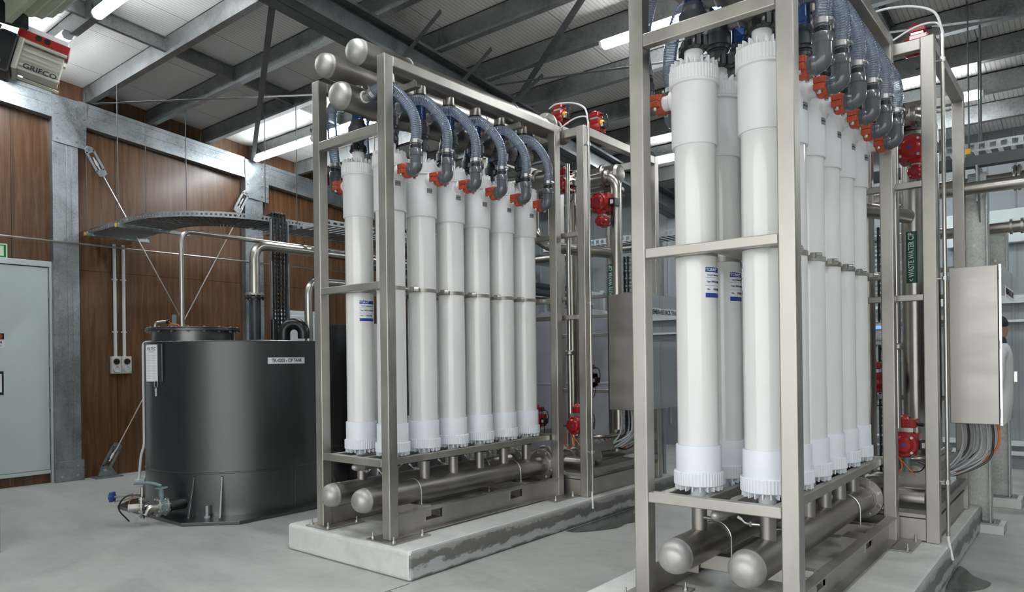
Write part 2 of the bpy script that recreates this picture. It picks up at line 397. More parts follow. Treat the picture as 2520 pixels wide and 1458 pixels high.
def build_steelwork():
    # columns of back to back channels on the left wall
    def column(y0, y1, ztop, label, foot=True):
        t = thing('steel_column', label, 'column', (-6.28, (y0+y1)/2, 0), 'galvanised columns of the left wall')
        m = MB().box(-6.338, -6.22, y0, y1, 0, ztop)
        m.box(-6.222, -6.212, y0, y0+.055, 0, ztop).box(-6.222, -6.212, y0+.155, y0+.16, 0, ztop).box(-6.222, -6.212, y1-.075, y1, 0, ztop)
        m.build('shaft', 'galvanised', t, .004)
        if foot:
            f = MB().box(-6.212, -6.200, y0-.005, y1+.03, .0, .26); f.build('foot_plate', 'galvanised', t, .003)
            bolts([((-6.2, y, z), (1, 0, 0), .014, .010) for y in (y0+.06, y1-.05) for z in (.07, .19)], t)
        zt = roofz(y0)-.26
        g = MB().prism([(0, y0-.0, zt-.58), (0, y1+.09, zt-.62), (0, y1+.11, zt-.03), (0, y0, zt)], (-6.212, 0, 0), (-6.198, 0, 0)); g.build('head_plate', 'galvanised', t)
        bolts([((-6.198, y, zt-.04-z), (1, 0, 0), .014, .010) for y in (y0+.05, y1-.02, y1+.07) for z in (.05, .19, .33, .5)], t)
    column(.0, .29, 4.62, 'galvanised steel column beside the grey door')
    column(2.60, 2.90, 4.35, 'galvanised steel column behind the flanged tank pipes')
    column(5.25, 5.55, 4.1, 'galvanised steel column near the far end of the plywood wall')
    # gable rafter
    def rafter(y0, y1, label):
        m = MB()
        def sec(x0, x1, za, zb): m.prism([(x0, y0, roofz(y0)+za), (x0, y0, roofz(y0)+zb), (x0, y1, roofz(y1)+zb), (x0, y1, roofz(y1)+za)], (0, 0, 0), (x1-x0, 0, 0))
        sec(-6.335, -6.215, -.545, -.235); sec(-6.215, -6.208, -.545, -.49); sec(-6.215, -6.208, -.285, -.235); sec(-6.215, -6.211, -.395, -.385)
        tag(m.build('gable_rafter', 'galvanised', None, .004), label, 'beam', 'rafters along the top of the plywood wall')
    rafter(-1.6, 0.0, 'galvanised rafter above the grey door'); rafter(.31, 2.60, 'galvanised rafter running between the two nearest wall columns'); rafter(2.91, 5.25, 'galvanised rafter beyond the second wall column'); rafter(5.56, 7.7, 'galvanised rafter ending at the far wall')
    # main rafters, two channels back to back
    def main(xc, label):
        m = MB()
        def sec(x0, x1, za, zb): m.prism([(x0, -1.0, roofz(-1.0)+za), (x0, -1.0, roofz(-1.0)+zb), (x0, 7.7, roofz(7.7)+zb), (x0, 7.7, roofz(7.7)+za)], (0, 0, 0), (x1-x0, 0, 0))
        sec(xc-.14, xc-.004, -.520, -.512); sec(xc+.004, xc+.14, -.520, -.512)
        sec(xc-.14, xc+.14, -.238, -.23); sec(xc-.008, xc+.008, -.512, -.238)
        for s_ in (-1, 1):
            sec(xc+s_*.137-.003, xc+s_*.137+.003, -.512, -.485); sec(xc+s_*.137-.003, xc+s_*.137+.003, -.262, -.238)
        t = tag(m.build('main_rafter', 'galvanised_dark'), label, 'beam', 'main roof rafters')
        return t
    main(-1.59, 'deep galvanised roof rafter passing behind the left rack top'); main(4.6, 'deep galvanised roof rafter right of the racks')
    # purlins: C sections along X
    ys = [-1.2, -.4, .40, 1.2, 1.98, 2.75, 3.55, 4.4, 5.15, 5.95, 6.75]
    for i, y in enumerate(ys):
        z = roofz(y)-.012
        m = MB().box(-6.33, 8.98, y-.003, y+.003, z-.205, z).box(-6.33, 8.98, y-.003, y+.075, z-.21, z-.203).box(-6.33, 8.98, y-.003, y+.075, z-.008, z).box(-6.33, 8.98, y+.070, y+.075, z-.203, z-.185)
        nm = ['above the doorway', 'carrying the foremost lights', 'third from the doorway', 'fourth from the doorway', 'fifth from the doorway', 'carrying the second row of lights', 'just beyond the second row of lights', 'eighth from the doorway', 'ninth from the doorway', 'second from the far wall', 'nearest the far wall'][i]
        tag(m.build('roof_purlin', 'galvanised_purlin'), 'galvanised C-section roof purlin, '+nm, 'beam', 'roof purlins')
    # bridging between purlins (along Y)
    k = 0
    for x, ya, yb in ((-4.05, -1.2, .4), (-4.05, .40, 1.2), (-4.05, 1.2, 1.98), (-4.05, 1.98, 2.75), (2.3, 3.55, 4.4)):
        za, zb = roofz(ya)-.11, roofz(yb)-.11
        m = MB().bar((x, ya+.004, za), (x, yb-.004, zb), .006, .15); m.bar((x+.02, ya+.004, za-.075), (x+.02, yb-.004, zb-.075), .045, .006); m.bar((x+.02, ya+.004, za+.075), (x+.02, yb-.004, zb+.075), .045, .006)
        m.hexbolt((x+.004, yb-.03, zb), (1, 0, 0), .010); m.hexbolt((x+.004, ya+.03, za), (1, 0, 0), .010)
        tag(m.build('purlin_bridging', 'galvanised_purlin'), ['galvanised purlin bridging nearest the doorway', 'galvanised purlin bridging between the third and fourth purlins', 'galvanised purlin bridging between the fourth and fifth purlins', 'galvanised purlin bridging nearest the second row of lights', 'galvanised purlin bridging right of the main rafter'][k], 'beam', 'purlin bridging'); k += 1
    def strap(a, b_, w_, label, h=.004):
        m = MB().bar(a, b_, w_, h); tag(m.build('roof_brace', 'galvanised_dark'), label, 'brace', 'flat roof braces')
    strap((-6.15, 2.70, 4.56), (-1.75, .25, 4.58), .06, 'flat steel roof brace rising from the second wall column', .005)
    strap((-6.15, .45, 4.82), (-1.78, 2.66, 4.56), .05, 'flat steel roof brace running from the first wall column')
    strap((-1.40, 3.25, 4.52), (2.6, .4, 4.84), .07, 'flat steel roof brace crossing between the two racks')
    strap((-1.40, 2.85, 4.56), (3.4, 4.4, 4.42), .05, 'thin steel roof brace behind the right rack')
    strap((3.0, 3.9, 4.48), (5.2, 1.2, 4.74), .06, 'flat steel roof brace at the upper right')
    # fly braces
    for x0, y0, x1, lb in ((-1.47, 2.28, -.95, 'short knee brace under the fifth purlin'), (-1.45, 3.02, -.85, 'short knee brace under the second row of lights'), (-1.45, 1.5, -.9, 'short knee brace near the left rack top')):
        m = MB().bar((x0, y0, roofz(y0)-.50), (x1, y0-.02, roofz(y0)-.225), .045, .005, (0, 1, 0)); tag(m.build('knee_brace', 'galvanised_dark'), lb, 'brace', 'knee braces')
    # wall rod bracing with turnbuckle frames
    def turnbuckle(p, d, label):
        p = Vector(p); d = Vector(d).normalized(); n = Vector((1, 0, 0)); s_ = n.cross(d)
        t = thing('brace_turnbuckle', label, 'turnbuckle', p, 'turnbuckles of the wall bracing')
        m = MB()
        def pl(w0, w1, l0, l1): m.prism([p+d*l0+s_*w0, p+d*l0+s_*w1, p+d*l1+s_*w1, p+d*l1+s_*w0], (-.012, 0, 0), (.012, 0, 0))
        pl(-.062, -.030, .03, .30); pl(.030, .062, .03, .30)
        m.prism([p+d*.28+s_*-.062, p+d*.28+s_*.062, p+d*.36+s_*.055, p+d*.38+s_*.0, p+d*.36+s_*-.055], (-.012, 0, 0), (.012, 0, 0))
        m.prism([p+d*.06+s_*.062, p+d*.06+s_*-.062, p+d*-.0+s_*-.05, p+d*-.035, p+d*0+s_*.05], (-.012, 0, 0), (.012, 0, 0))
        m.build('frame_plate', 'galvanised', t, .004)
        MB().cyl(p+d*.12, p+d*.30, .012, 8).lathe(p+d*.16, d, [(0, .02), (.07, .022)], 6, True, False).build('threaded_nut', 'bolt_steel', t)
        bolts([(p+n*.012, n, .022, .014)]+[(p+n*.012+d*.33+s_*q, n, .010) for q in (-.04, .04)], t)
    d1 = Vector((0, 1.60, -2.90)).normalized(); d2 = Vector((0, 2.03, 3.80)).normalized()
    turnbuckle((-6.17, .395, 4.24), d1, 'galvanised turnbuckle plate high on the column by the door')
    turnbuckle((-6.17, 2.60, 4.06), -d2, 'galvanised turnbuckle plate on the second column above the cable tray')
    turnbuckle((-6.17, .545, .10), d2, 'galvanised turnbuckle plate at the floor left of the black tank')
    m = MB().prism([(-6.3, .42, 0), (-6.3, .74, 0), (-6.08, .74, 0), (-6.08, .42, 0)], (0, 0, 0), (0, 0, .014)); m.prism([(0, .46, .014), (0, .70, .014), (0, .63, .13), (0, .50, .15)], (-6.19, 0, 0), (-6.15, 0, 0)); m.hexbolt((-6.14, .50, .016), (0, 0, 1), .014, .02)
    tag(m.build('floor_bracket', 'galvanised'), 'galvanised brace foot bolted to the floor left of the black tank', 'bracket')
    for a, b_, lb in (((-6.17, .395, 4.24), d1*4.75, 'thin bracing rod falling from the door side column to the right'), ((-6.145, .545, .10), d2*4.5, 'thin bracing rod rising from the floor foot to the second column')):
        a = Vector(a); dd = b_.normalized()
        tag(MB().cyl(a+dd*.25, a+b_-dd*.3, .009, 8).build('brace_rod', 'bolt_steel'), lb, 'rod', 'bracing rods on the plywood wall')
    # galvanised columns on the right
    for (x0, x1, y0, zt, zp, lb) in ((2.97, 3.13, 3.75, 2.80, .07, 'speckled galvanised I column behind the open steel cabinet on the right'), (3.00, 3.165, 5.0, 2.72, .09, 'galvanised I column further back on a concrete pad at the right')):
        t = thing('steel_column', lb, 'column', ((x0+x1)/2, y0, 0), 'galvanised columns at the right')
        MB().box(x0-.04, x1-.012, y0, y0+.012, zp, zt).box(x1-.012, x1, y0-.07, y0+.085, zp, zt).box(x0-.045, x0-.033, y0-.07, y0+.085, zp, zt).build('shaft', 'galvanised_warm', t, .002)
        MB().box(x0-.08, x1+.09, y0-.13, y0+.14, 0, zp).build('concrete_pad', 'concrete_plinth', t, .004)
        MB().box(x0-.06, x1+.05, y0-.10, y0+.11, zp, zp+.012).build('base_plate', 'galvanised', t)
        bolts([((x1-.10, y0-.001, z), (0, -1, 0), .013) for z in (2.36, 2.0, 1.2, .6)]+[((x1+.02, y0-.07, zp+.012), (0, 0, 1), .012, .02)], t)
build_steelwork()

def batten(x0, x1, y, z, label):
    t = thing('led_batten_light', label, 'light', ((x0+x1)/2, y, z), 'linear ceiling lights')
    MB().box(x0+.02, x1-.02, y-.04, y+.04, z+.02, z+.06).build('housing', 'cabinet_white', t, .01)
    m = MB(); prof = [(y-.05, z+.03), (y-.055, z+.005), (y-.035, z-.035), (y, z-.045), (y+.035, z-.035), (y+.055, z+.005), (y+.05, z+.03)]
    m.prism([(x0+.03, a, b_) for a, b_ in prof], (0, 0, 0), (x1-x0-.06, 0, 0)); m.build('diffuser', 'led_diffuser', t)
    for x in (x0, x1): 
        s_ = 1 if x == x0 else -1
        MB().prism([(x, a, b_+.001) for a, b_ in prof], (0, 0, 0), (.032*s_, 0, 0)).build('end_cap', 'label_white', t, .004)
    for x in (x0+.25, x1-.25): MB().box(x-.015, x+.015, y-.02, y+.02, z+.05, roofz(y)-.212).build('bracket', 'galvanised', t)
    MB().tube(bez([(x0+.18, y, z+.06), (x0+.12, y-.05, z+.14), (x0+.02, y-.04, z+.16), (x0-.06, y-.02, z+.10), (x0-.10, y, z+.16)], 6), .006, 6).build('supply_cable', 'plastic_black', t)
for a in ((-6.05, -4.45, -.42, 4.90, 'bright LED batten behind the roller door motor'), (-3.78, -2.2, -.40, 4.90, 'bright LED batten at the top edge above the first wall column'),
          (-6.12, -4.62, 2.72, 4.58, 'long LED batten reaching the second wall column'), (-4.60, -3.15, 2.72, 4.58, 'LED batten continuing behind the left rack post'), (.02, 1.5, 2.81, 4.58, 'LED batten seen left of the right rack'),
          (-.4, 1.1, -.40, 4.90, 'LED batten over the doorway between the racks'), (1.5, 3.0, -.40, 4.90, 'LED batten over the doorway near the right rack'), (3.4, 4.9, -.40, 4.90, 'LED batten over the doorway beside the camera'), (5.5, 7.0, -.40, 4.90, 'LED batten over the doorway far right'), (5.2, 6.7, 2.81, 4.58, 'LED batten over the aisle right of the racks'),  # battens on this line are added, to brighten floor and roof
          (-1.2, .3, 5.92, 4.27, 'LED batten over the far tanks'), (1.4, 2.9, 5.92, 4.27, 'LED batten at the back between the racks'), (5.0, 6.5, 5.92, 4.27, 'LED batten at the back right')): batten(*a)  # rear battens also added, continuing the grid as fill light

# ================================================================== racks
RX = (0.0, 2.762); P = .081; HP = .202; RW = .84; RL = 2.02; HT = 3.607
RN = ('left rack', 'right rack')
# concrete plinths
def plinths():
    for k, X in enumerate(RX):
        x0, x1 = X-1.15, X+.29
        m = MB().prism([(x0+.03, -.075, 0), (x1, -.085, 0), (x1+.01, 3.80, 0), (x0, 3.80, 0)], (0, 0, 0), (0, 0, HP))
        tag(m.build('concrete_plinth', 'concrete_plinth', None, .026, 3), ('low concrete plinth with salt stained edge under the left rack', 'low concrete plinth under the right rack, chipped along its edge')[k], 'plinth', 'plinths under the racks')
plinths()

def rack_frame():
    t = thing('membrane_rack_frame', 'brushed stainless steel frame of the left rack', 'rack', (0, 0, HP), 'membrane rack frames')
    S = 'steel_frame'
    for x in (-P, -RW):
        for y in (0, RL): MB().box(x, x+P, y, y+P, HP+.01, HT).build('post', S, t, .007, 3)
    # long beams at the top, end beams
    for x in (-P, -RW): MB().box(x+.004, x+P, P, RL, HT-.072, HT).build('top_beam', S, t, .006)
    for y in (0.0, RL+.03):
        for z0, z1, nm in ((.715, .768, 'lower_end_beam'), (1.974, 2.024, 'middle_end_beam'), (3.068, 3.135, 'upper_end_beam')):
            MB().box(-RW+P, -P, y, y+.05, z0, z1).build(nm, S, t, .005)
    for x0, x1 in ((-.135, -.09), (-.355, -.315), (-.495, -.455), (-.72, -.675)):
        m = MB().box(x0, x1, .052, 2.03, .716, .765); m.build('tube_rail', S, t, .004)
    MB().box(-.09, -.084, 1.965, 1.995, .722, .76).build('rail_clip', 'bolt_steel', t)
    for x in (-.415,): MB().box(x-.02, x+.02, .05, 2.05, 1.98, 2.02).build('strap_rail', S, t, .004)
    # base channels with fork pockets
    for s_, xo in ((1, 0.0), (-1, -RW)):
        m = MB()
        def bx(y0, y1, z0, z1, d0, d1): 
            a, b_ = xo-s_*d0, xo-s_*d1; m.box(min(a, b_), max(a, b_), y0, y1, z0, z1)
        bx(P, RL, .214, .222, .0, .06); bx(P, RL, .368, .376, .0, .06)
        for ya, yb in ((P, .385), (.555, 1.37), (1.53, RL)): bx(ya, yb, .222, .368, .05, .06)
        for ya, yb in ((.385, .555), (1.37, 1.53)):
            bx(ya, yb, .222, .281, .05, .06); bx(ya, yb, .346, .368, .05, .06)
            bx(ya-.006, ya, .275, .352, .04, .18); bx(yb, yb+.006, .275, .352, .04, .18); bx(ya, yb, .275, .281, .06, .18); bx(ya, yb, .346, .352, .06, .18)
        m.build('base_channel', S, t)
    for y0 in (.40, 1.60):
        MB().box(-RW+.06, -.06, y0, y0+.06, .30, .385).build('cradle_beam', S, t, .004)
    for y0 in (2.03,): MB().box(-RW+P, -P, y0+.02, y0+.07, .235, .31).build('base_cross_beam', S, t, .005)
    for y0 in (.38, 1.62):
        MB().box(-RW+P, -P, y0, y0+.05, 3.50, 3.55).build('top_cross_beam', S, t, .004)
    # foot plates and anchors
    for (x0, x1, y0, y1) in ((-.205, .085, -.045, .315), (-RW-.085, -RW+.19, -.045, .315), (-.19, .125, 1.80, 2.16), (-RW-.085, -RW+.19, 1.80, 2.16)):
        MB().box(x0, x1, y0, y1, HP, HP+.010).build('foot_plate', 'steel_frame', t, .004)
        for x, y in ((x1-.03, y0+.03), (x1-.03, y1-.06), (x0+.03, y0+.04)):
            a = MB().cyl((x, y, HP+.01), (x, y, HP+.014), .016, 12).lathe((x, y, HP+.014), (0, 0, 1), [(0, .012), (.010, .012)], 6, True, False).cyl((x, y, HP+.02), (x, y, HP+.052), .006, 8)
            a.build('anchor_bolt', 'bolt_steel', t)
    return t
f0 = rack_frame()
dup(f0, (RX[1], 0, HP), 'brushed stainless steel frame of the right rack nearest the camera')

TY = [.235+.318*k for k in range(6)]
TXR, TXL = -.225, -.585
ZB, ZT = .768, 3.0
def ribcap(m, c, r, z0, z1, zr, n=20):                # cap ring with fine flutes; zr = end of the radial ribs
    x, y = c; N_ = 150; vs = []; 
    s_ = 1 if zr > z1 else -1
    zs = [z0, z0+.004, z1-.004, z1] if s_ > 0 else [z1, z1-.004, z0+.004, z0]
    rr = []
    for i in range(N_):
        a = 2*PI*i/N_; rr.append((a, r+(.0020 if i % 3 == 0 else 0)))
    rows = [(zs[0], -.003), (zs[1], 0), (zs[2], 0), (zs[3], -.004)]
    for z, d in rows: vs += [(x+(q+d)*math.cos(a), y+(q+d)*math.sin(a), z) for a, q in rr]
    fs = [(k*N_+i, k*N_+(i+1) % N_, (k+1)*N_+(i+1) % N_, (k+1)*N_+i) for k in range(3) for i in range(N_)]
    m.add(vs, fs); m.add(vs[-N_:], [tuple(range(N_))]); m.add(vs[:N_], [tuple(range(N_))[::-1]])
    zt = zs[3]
    for i in range(n):
        a = 2*PI*(i+.5)/n; ca, sa = math.cos(a), math.sin(a); q = Vector((-sa*.003, ca*.003, 0))
        p = [Vector((x+ca*.048, y+sa*.048, zt)), Vector((x+ca*(r-.004), y+sa*(r-.004), zt)), Vector((x+ca*(r-.004), y+sa*(r-.004), zr)), Vector((x+ca*(r-.02), y+sa*(r-.02), zr)), Vector((x+ca*.052, y+sa*.052, zt+(zr-zt)*.3))]
        m.prism(p, -q, q)
    return m
def arc_label(cx, cy, r, a0, a1, z0, z1, n=10):
    m = MB(); vs = []
    for k in range(n+1):
        a = a0+(a1-a0)*k/n; vs += [(cx+r*math.cos(a), cy+r*math.sin(a), z0), (cx+r*math.cos(a), cy+r*math.sin(a), z1), (cx+(r-.001)*math.cos(a), cy+(r-.001)*math.sin(a), z1), (cx+(r-.001)*math.cos(a), cy+(r-.001)*math.sin(a), z0)]
    fs = []
    for k in range(n):
        b = 4*k
        for i in range(4): j = (i+1) % 4; fs.append((b+i, b+j, b+4+j, b+4+i))
    fs += [(0, 1, 2, 3), (4*n, 4*n+1, 4*n+2, 4*n+3)]
    return m.add(vs, fs, False)
def curve_text(o, cx, cy, r):                        # wrap flat lettering (built on the tangent plane x = cx + r) round the cylinder
    for v in o.data.vertices:
        p = v.co+wloc(o); a = (p.y-cy)/r; d = p.x-cx
        q = Vector((cx+d*math.cos(a), cy+d*math.sin(a), p.z)); v.co = q-wloc(o)
def rotz(o, cx, cy, a):
    for v in o.data.vertices:
        p = v.co+wloc(o); dx, dy = p.x-cx, p.y-cy; v.co = Vector((cx+dx*math.cos(a)-dy*math.sin(a), cy+dx*math.sin(a)+dy*math.cos(a), p.z))-wloc(o)
def module(side):                                     # side +1: port to +x, name label to -x ; -1 mirrored
    cx = TXR if side > 0 else TXL; cy = TY[0]
    t = thing('membrane_tube', 'x', 'membrane tube', (cx, cy, ZB), 'x'); c = (cx, cy, 0); Z = (0, 0, 1)
    MB().lathe(c, Z, [(.90, .1115), (1.002, .1115), (1.004, .1065), (2.561, .1065), (2.563, .1065)], 56, False).build('housing_tube', 'pvc_white', t)
    MB().lathe(c, Z, [(.865, .113), (.868, .1165), (1.000, .1165), (1.004, .1145), (1.004, .106)], 56, False).build('lower_collar', 'pvc_cap', t)
    MB().lathe(c, Z, [(2.561, .106), (2.561, .1155), (2.566, .1185), (2.90, .1185)], 56, False).build('upper_collar', 'pvc_top', t)
    m = ribcap(MB(), (cx, cy), .1265, .796, .868, .771); m.cyl((cx, cy, .735), (cx, cy, .80), .043, 24); m.build('bottom_cap', 'pvc_cap', t)
    m = ribcap(MB(), (cx, cy), .1265, 2.893, 2.968, 3.002); m.lathe(c, Z, [(2.876, .1195), (2.880, .1295), (2.890, .1295), (2.895, .122)], 56, False); m.lathe(c, Z, [(2.96, .062), (3.0, .050), (3.075, .048)], 28); m.build('top_cap', 'pvc_top', t)
    m = MB().lathe((cx, cy, 2.835), (side, 0, 0), [(.10, .062), (.122, .060), (.132, .046), (.134, .040), (.205, .040)], 28); m.build('side_port', 'pvc_top', t)
    # stainless strap at mid height
    m = MB().lathe(c, Z, [(1.982, .1072), (1.982, .1095), (2.010, .1095), (2.010, .1072)], 48, False)
    m.box(cx+side*.104-.012, cx+side*.104+.012, cy+.100, cy+.128, 1.982, 2.010) ; m.box(cx+side*.06-.012, cx+side*.06+.012, cy-.134, cy-.09, 1.982, 2.010)
    m.build('tube_strap', 'steel_frame', t, .001)
    m = MB().cyl((cx+side*.112, cy+.125, 1.996), (cx+side*.132, cy+.150, 1.996), .017, 14); m.build('strap_bolt', 'bolt_steel', t)
    # name label, faces away from the port side
    a = PI if side > 0 else R(-6)
    L = arc_label(cx, cy, .1078, a-.62, a+.62, 1.765, 1.925).build('name_label', 'label_white', t)
    arc_label(cx, cy, .1082, a-.61, a+.61, 1.897, 1.923).build('blue_band', 'label_blue', L)
    arc_label(cx, cy, .1082, a-.61, a+.61, 1.767, 1.790).build('blue_band', 'label_blue', L)
    for z in (1.868, 1.828): arc_label(cx, cy, .1082, a-.61, a+.61, z-.0006, z+.0006).build('rule_line', 'label_blue', L)
    for s, z, y, sz, mm in (('"TORAY"', 1.9095, -.028, .021, 'label_white'), ('Toray UF  Membrane Module', 1.882, .0, .0095, 'text_black'), ('Type', 1.848, -.048, .012, 'text_black'), ('HFUG-2020AN', 1.848, .015, .014, 'text_black'), ('No.', 1.809, -.048, .012, 'text_black'), ('F4221003', 1.809, .015, .015, 'text_black')):
        o = text(s, sz, mm, L, (cx+.1086, cy+y, z), (0, 1, 0), (0, 0, 1)); curve_text(o, cx, cy, .1086); rotz(o, cx, cy, a)
    # AIR OUT tag under the port
    a = R(-11) if side > 0 else R(180)
    A = arc_label(cx, cy, .1192, a-.19, a+.19, 2.735, 2.771, 5).build('air_out_tag', 'label_dark', t)
    o = text('AIR OUT', .013, 'text_black', A, (cx+.1202, cy, 2.753), (0, 1, 0), (0, 0, 1), sx=.8); curve_text(o, cx, cy, .12); rotz(o, cx, cy, a)
    arc_label(cx, cy, .1196, a-.17, a+.17, 2.739, 2.767, 4).build('tag_face', 'text_grey', A)
    return t
def place(root, k, side, X, label, group, dx=0):
    l = root.location.copy(); l.x += X; l.y += TY[k]-TY[0]
    if k == 0 and X == 0: root['label'] = label; root['group'] = group; return root
    return dup(root, l, label, group)
def all_rows(rootR, rootL, fmt, grp):
    for q, X in enumerate(RX):
        for side, rt in ((1, rootR), (-1, rootL)):
            for k in range(6):
                if q == 0 and k == 0: continue
                place(rt, k, side, X, fmt % (ORD[k], 'right' if side > 0 else 'left', RN[q]), grp % ('right' if side > 0 else 'left', RN[q]))
    for side, rt in ((1, rootR), (-1, rootL)):
        rt['label'] = fmt % (ORD[0], 'right' if side > 0 else 'left', RN[0]); rt['group'] = grp % ('right' if side > 0 else 'left', RN[0])
all_rows(module(1), module(-1), 'tall white membrane tube, %s from the front in the %s row of the %s', 'white membrane tubes in the %s row of the %s')

def grooved(m, c, d, r, w_, ref):                     # grooved pipe coupling: ring with two bolt pads
    c = Vector(c); d = Vector(d).normalized(); ref = Vector(ref).normalized()
    m.lathe(c-d*w_/2, d, [(0, r*.80), (0, r*.97), (w_*.22, r*1.08), (w_*.78, r*1.08), (w_, r*.97), (w_, r*.80)], 16, True, False)
    u = d.cross(ref).normalized()
    for s_ in (-1, 1):
        for e in (-1, 1):
            p = c+ref*s_*r*1.20+u*e*r*.33
            m.prism([p-ref*r*.34-u*r*.31, p+ref*r*.20-u*r*.30, p+ref*r*.30-u*r*.20, p+ref*r*.30+u*r*.20, p+ref*r*.20+u*r*.30, p-ref*r*.34+u*r*.31], -d*w_*.50, d*w_*.50)
    return m
def elbow_set(side):
    cx = TXR if side > 0 else TXL; cy = TY[0]; s_ = side; z = 2.835
    t = thing('pipe_elbow', 'x', 'pipe elbow', (cx+s_*.20, cy, z), 'x')
    g = MB(); grooved(g, (cx+s_*.196, cy, z), (s_, 0, 0), .052, .052, (0, 1, 0)).build('orange_coupling', 'coupling_orange', t, .003)['label'] = 'orange painted grooved coupling'
    for e in (-1, 1):
        MB().cyl((cx+s_*.196, cy+e*.064, z-.050), (cx+s_*.196, cy+e*.064, z+.032), .0065, 8).lathe((cx+s_*.196, cy+e*.064, z-.034), (0, 0, -1), [(0, .0115), (.013, .0115)], 6, True, False).lathe((cx+s_*.196, cy+e*.064, z+.022), (0, 0, 1), [(0, .010), (.008, .010)], 6, True, False).build('coupling_bolt', 'bolt_steel', t)
    x0 = cx+s_*.21; x1 = cx+s_*.285
    path = fillet([(x0, cy, z), (x1, cy, z), (x1, cy, z+.115)], .075, 10)
    m = MB().tube(path, .0455, 24); m.lathe((x1, cy, z+.085), (0, 0, 1), [(0, .0455), (.004, .049), (.045, .049), (.05, .046)], 24); m.lathe((x0+s_*.0, cy, z), (s_, 0, 0), [(0, .043), (.028, .043), (.032, .049), (.05, .049), (.056, .0455)], 24)
    m.build('elbow_body', 'pvc_grey', t)
    MB().lathe((x1, cy, z+.13), (0, 0, 1), [(0, .043), (.03, .043), (.034, .037), (.06, .037)], 20).build('hose_tail', 'plastic_black', t)
    return t
all_rows(elbow_set(1), elbow_set(-1), 'dark grey elbow with orange coupling on the %s tube of the %s row, %s', 'grey elbows on the %s row of the %s')

HX, HZ = -.405, 3.385                                  # low air header
def hose(side):
    cx = TXR if side > 0 else TXL; cy = TY[0]; s_ = side; xe = cx+s_*.285; ze = 2.995
    y0 = cy-.165; xs = HX+s_*.165; zs = HZ+.0
    t = thing('clear_hose', 'x', 'hose', (xe, cy, ze), 'x')
    ctrl = [(xs, y0, zs), (xs+s_*.075, y0+.012, zs+.028), (xs+s_*.17, y0+.045, zs+.022), (xe-s_*.060, cy-.075, zs-.045), (xe-s_*.006, cy-.025, zs-.15), (xe+s_*.010, cy-.004, ze+.13), (xe, cy, ze+.045), (xe, cy, ze)]
    pts = bez(ctrl, 22)
    # resample evenly
    P_ = [pts[0]]; acc = 0; stp = .0032
    for a, b_ in zip(pts, pts[1:]):
        L = (b_-a).length; d = 0
        while acc+L-d >= stp: d += stp-acc; acc = 0; P_.append(a.lerp(b_, d/L))
        acc += L-d
    m = MB().tube(P_, lambda i: .0385+.0007*math.cos(i*PI/2), 20, False); m.build('hose_wall', 'clear_hose', t)
    h = MB(); T = []; nrm = Vector((0, 0, 1)); pr = None; hv = []
    for i in range(len(P_)-1):
        d = (P_[i+1]-P_[i]).normalized()
        if i == 0: nrm = (nrm-d*nrm.dot(d)).normalized()
        nrm = (nrm-d*nrm.dot(d)).normalized(); b_ = d.cross(nrm)
        for q in range(4):
            a = 2*PI*(i+q/4)/4; hv.append(P_[i].lerp(P_[i+1], q/4)+(nrm*math.cos(a)+b_*math.sin(a))*.0365)
    h.tube(hv, .0017, 4); h.build('spiral_wire', 'hose_spiral', t)
    for p, d in ((P_[9], (P_[10]-P_[8])), (P_[-10], P_[-9]-P_[-11])):
        d = d.normalized(); c = MB().lathe(p-d*.012, d, [(0, .0385), (0, .0418), (.026, .0418), (.026, .0385)], 24, False)
        u = d.cross(Vector((0, 1, 0))).normalized(); c.bar(p+Vector((0, -1, 0))*0+u*s_*.046+Vector((0, .02, 0)), p+u*s_*.046+Vector((0, -.022, 0)), .014, .012, d)
        c.build('hose_clamp', 'bolt_steel', t)
    return t
all_rows(hose(1), hose(-1), 'clear ribbed hose arching to the %s tube of the %s row, %s', 'clear hoses over the %s row of the %s')

def riser(side):
    cx = TXR if side > 0 else TXL; cy = TY[0]; Z = (0, 0, 1); c = (cx, cy, 0)
    t = thing('pipe_riser', 'x', 'pipe riser', (cx, cy, 3.07), 'x')
    grooved(MB(), (cx, cy, 3.096), Z, .062, .056, (.8, -.6, 0)).build('black_coupling', 'plastic_black', t, .003)
    for e in (-1, 1):
        q = Vector((.8, -.6, 0))*e*.076+Vector((cx, cy, 3.096)); u = Vector((.6, .8, 0))
        MB().cyl(q-u*.04, q+u*.04, .006, 8).lathe(q+u*.03, u, [(0, .011), (.010, .011)], 6, True, False).lathe(q-u*.03, -u, [(0, .011), (.010, .011)], 6, True, False).build('coupling_bolt', 'bolt_steel', t)
    MB().lathe(c, Z, [(3.12, .046), (3.165, .046), (3.168, .050), (3.175, .050), (3.178, .060), (3.195, .062), (3.197, .072), (3.262, .074), (3.266, .066), (3.29, .060), (3.294, .054), (3.315, .052)], 28).build('union_nut', 'pvc_midgrey', t)
    MB().lathe(c, Z, [(3.315, .045), (3.475, .045)], 28, False).build('clear_sight_pipe', 'clear_pipe', t)['label'] = 'blue tinted clear sight pipe'
    MB().lathe(c, Z, [(3.468, .050), (3.472, .056), (3.510, .056), (3.512, .050)], 28).build('rubber_sleeve', 'plastic_black', t)
    return t
all_rows(riser(1), riser(-1), 'dark pipe union and clear riser on the %s tube of the %s row, %s', 'pipe risers on the %s row of the %s')

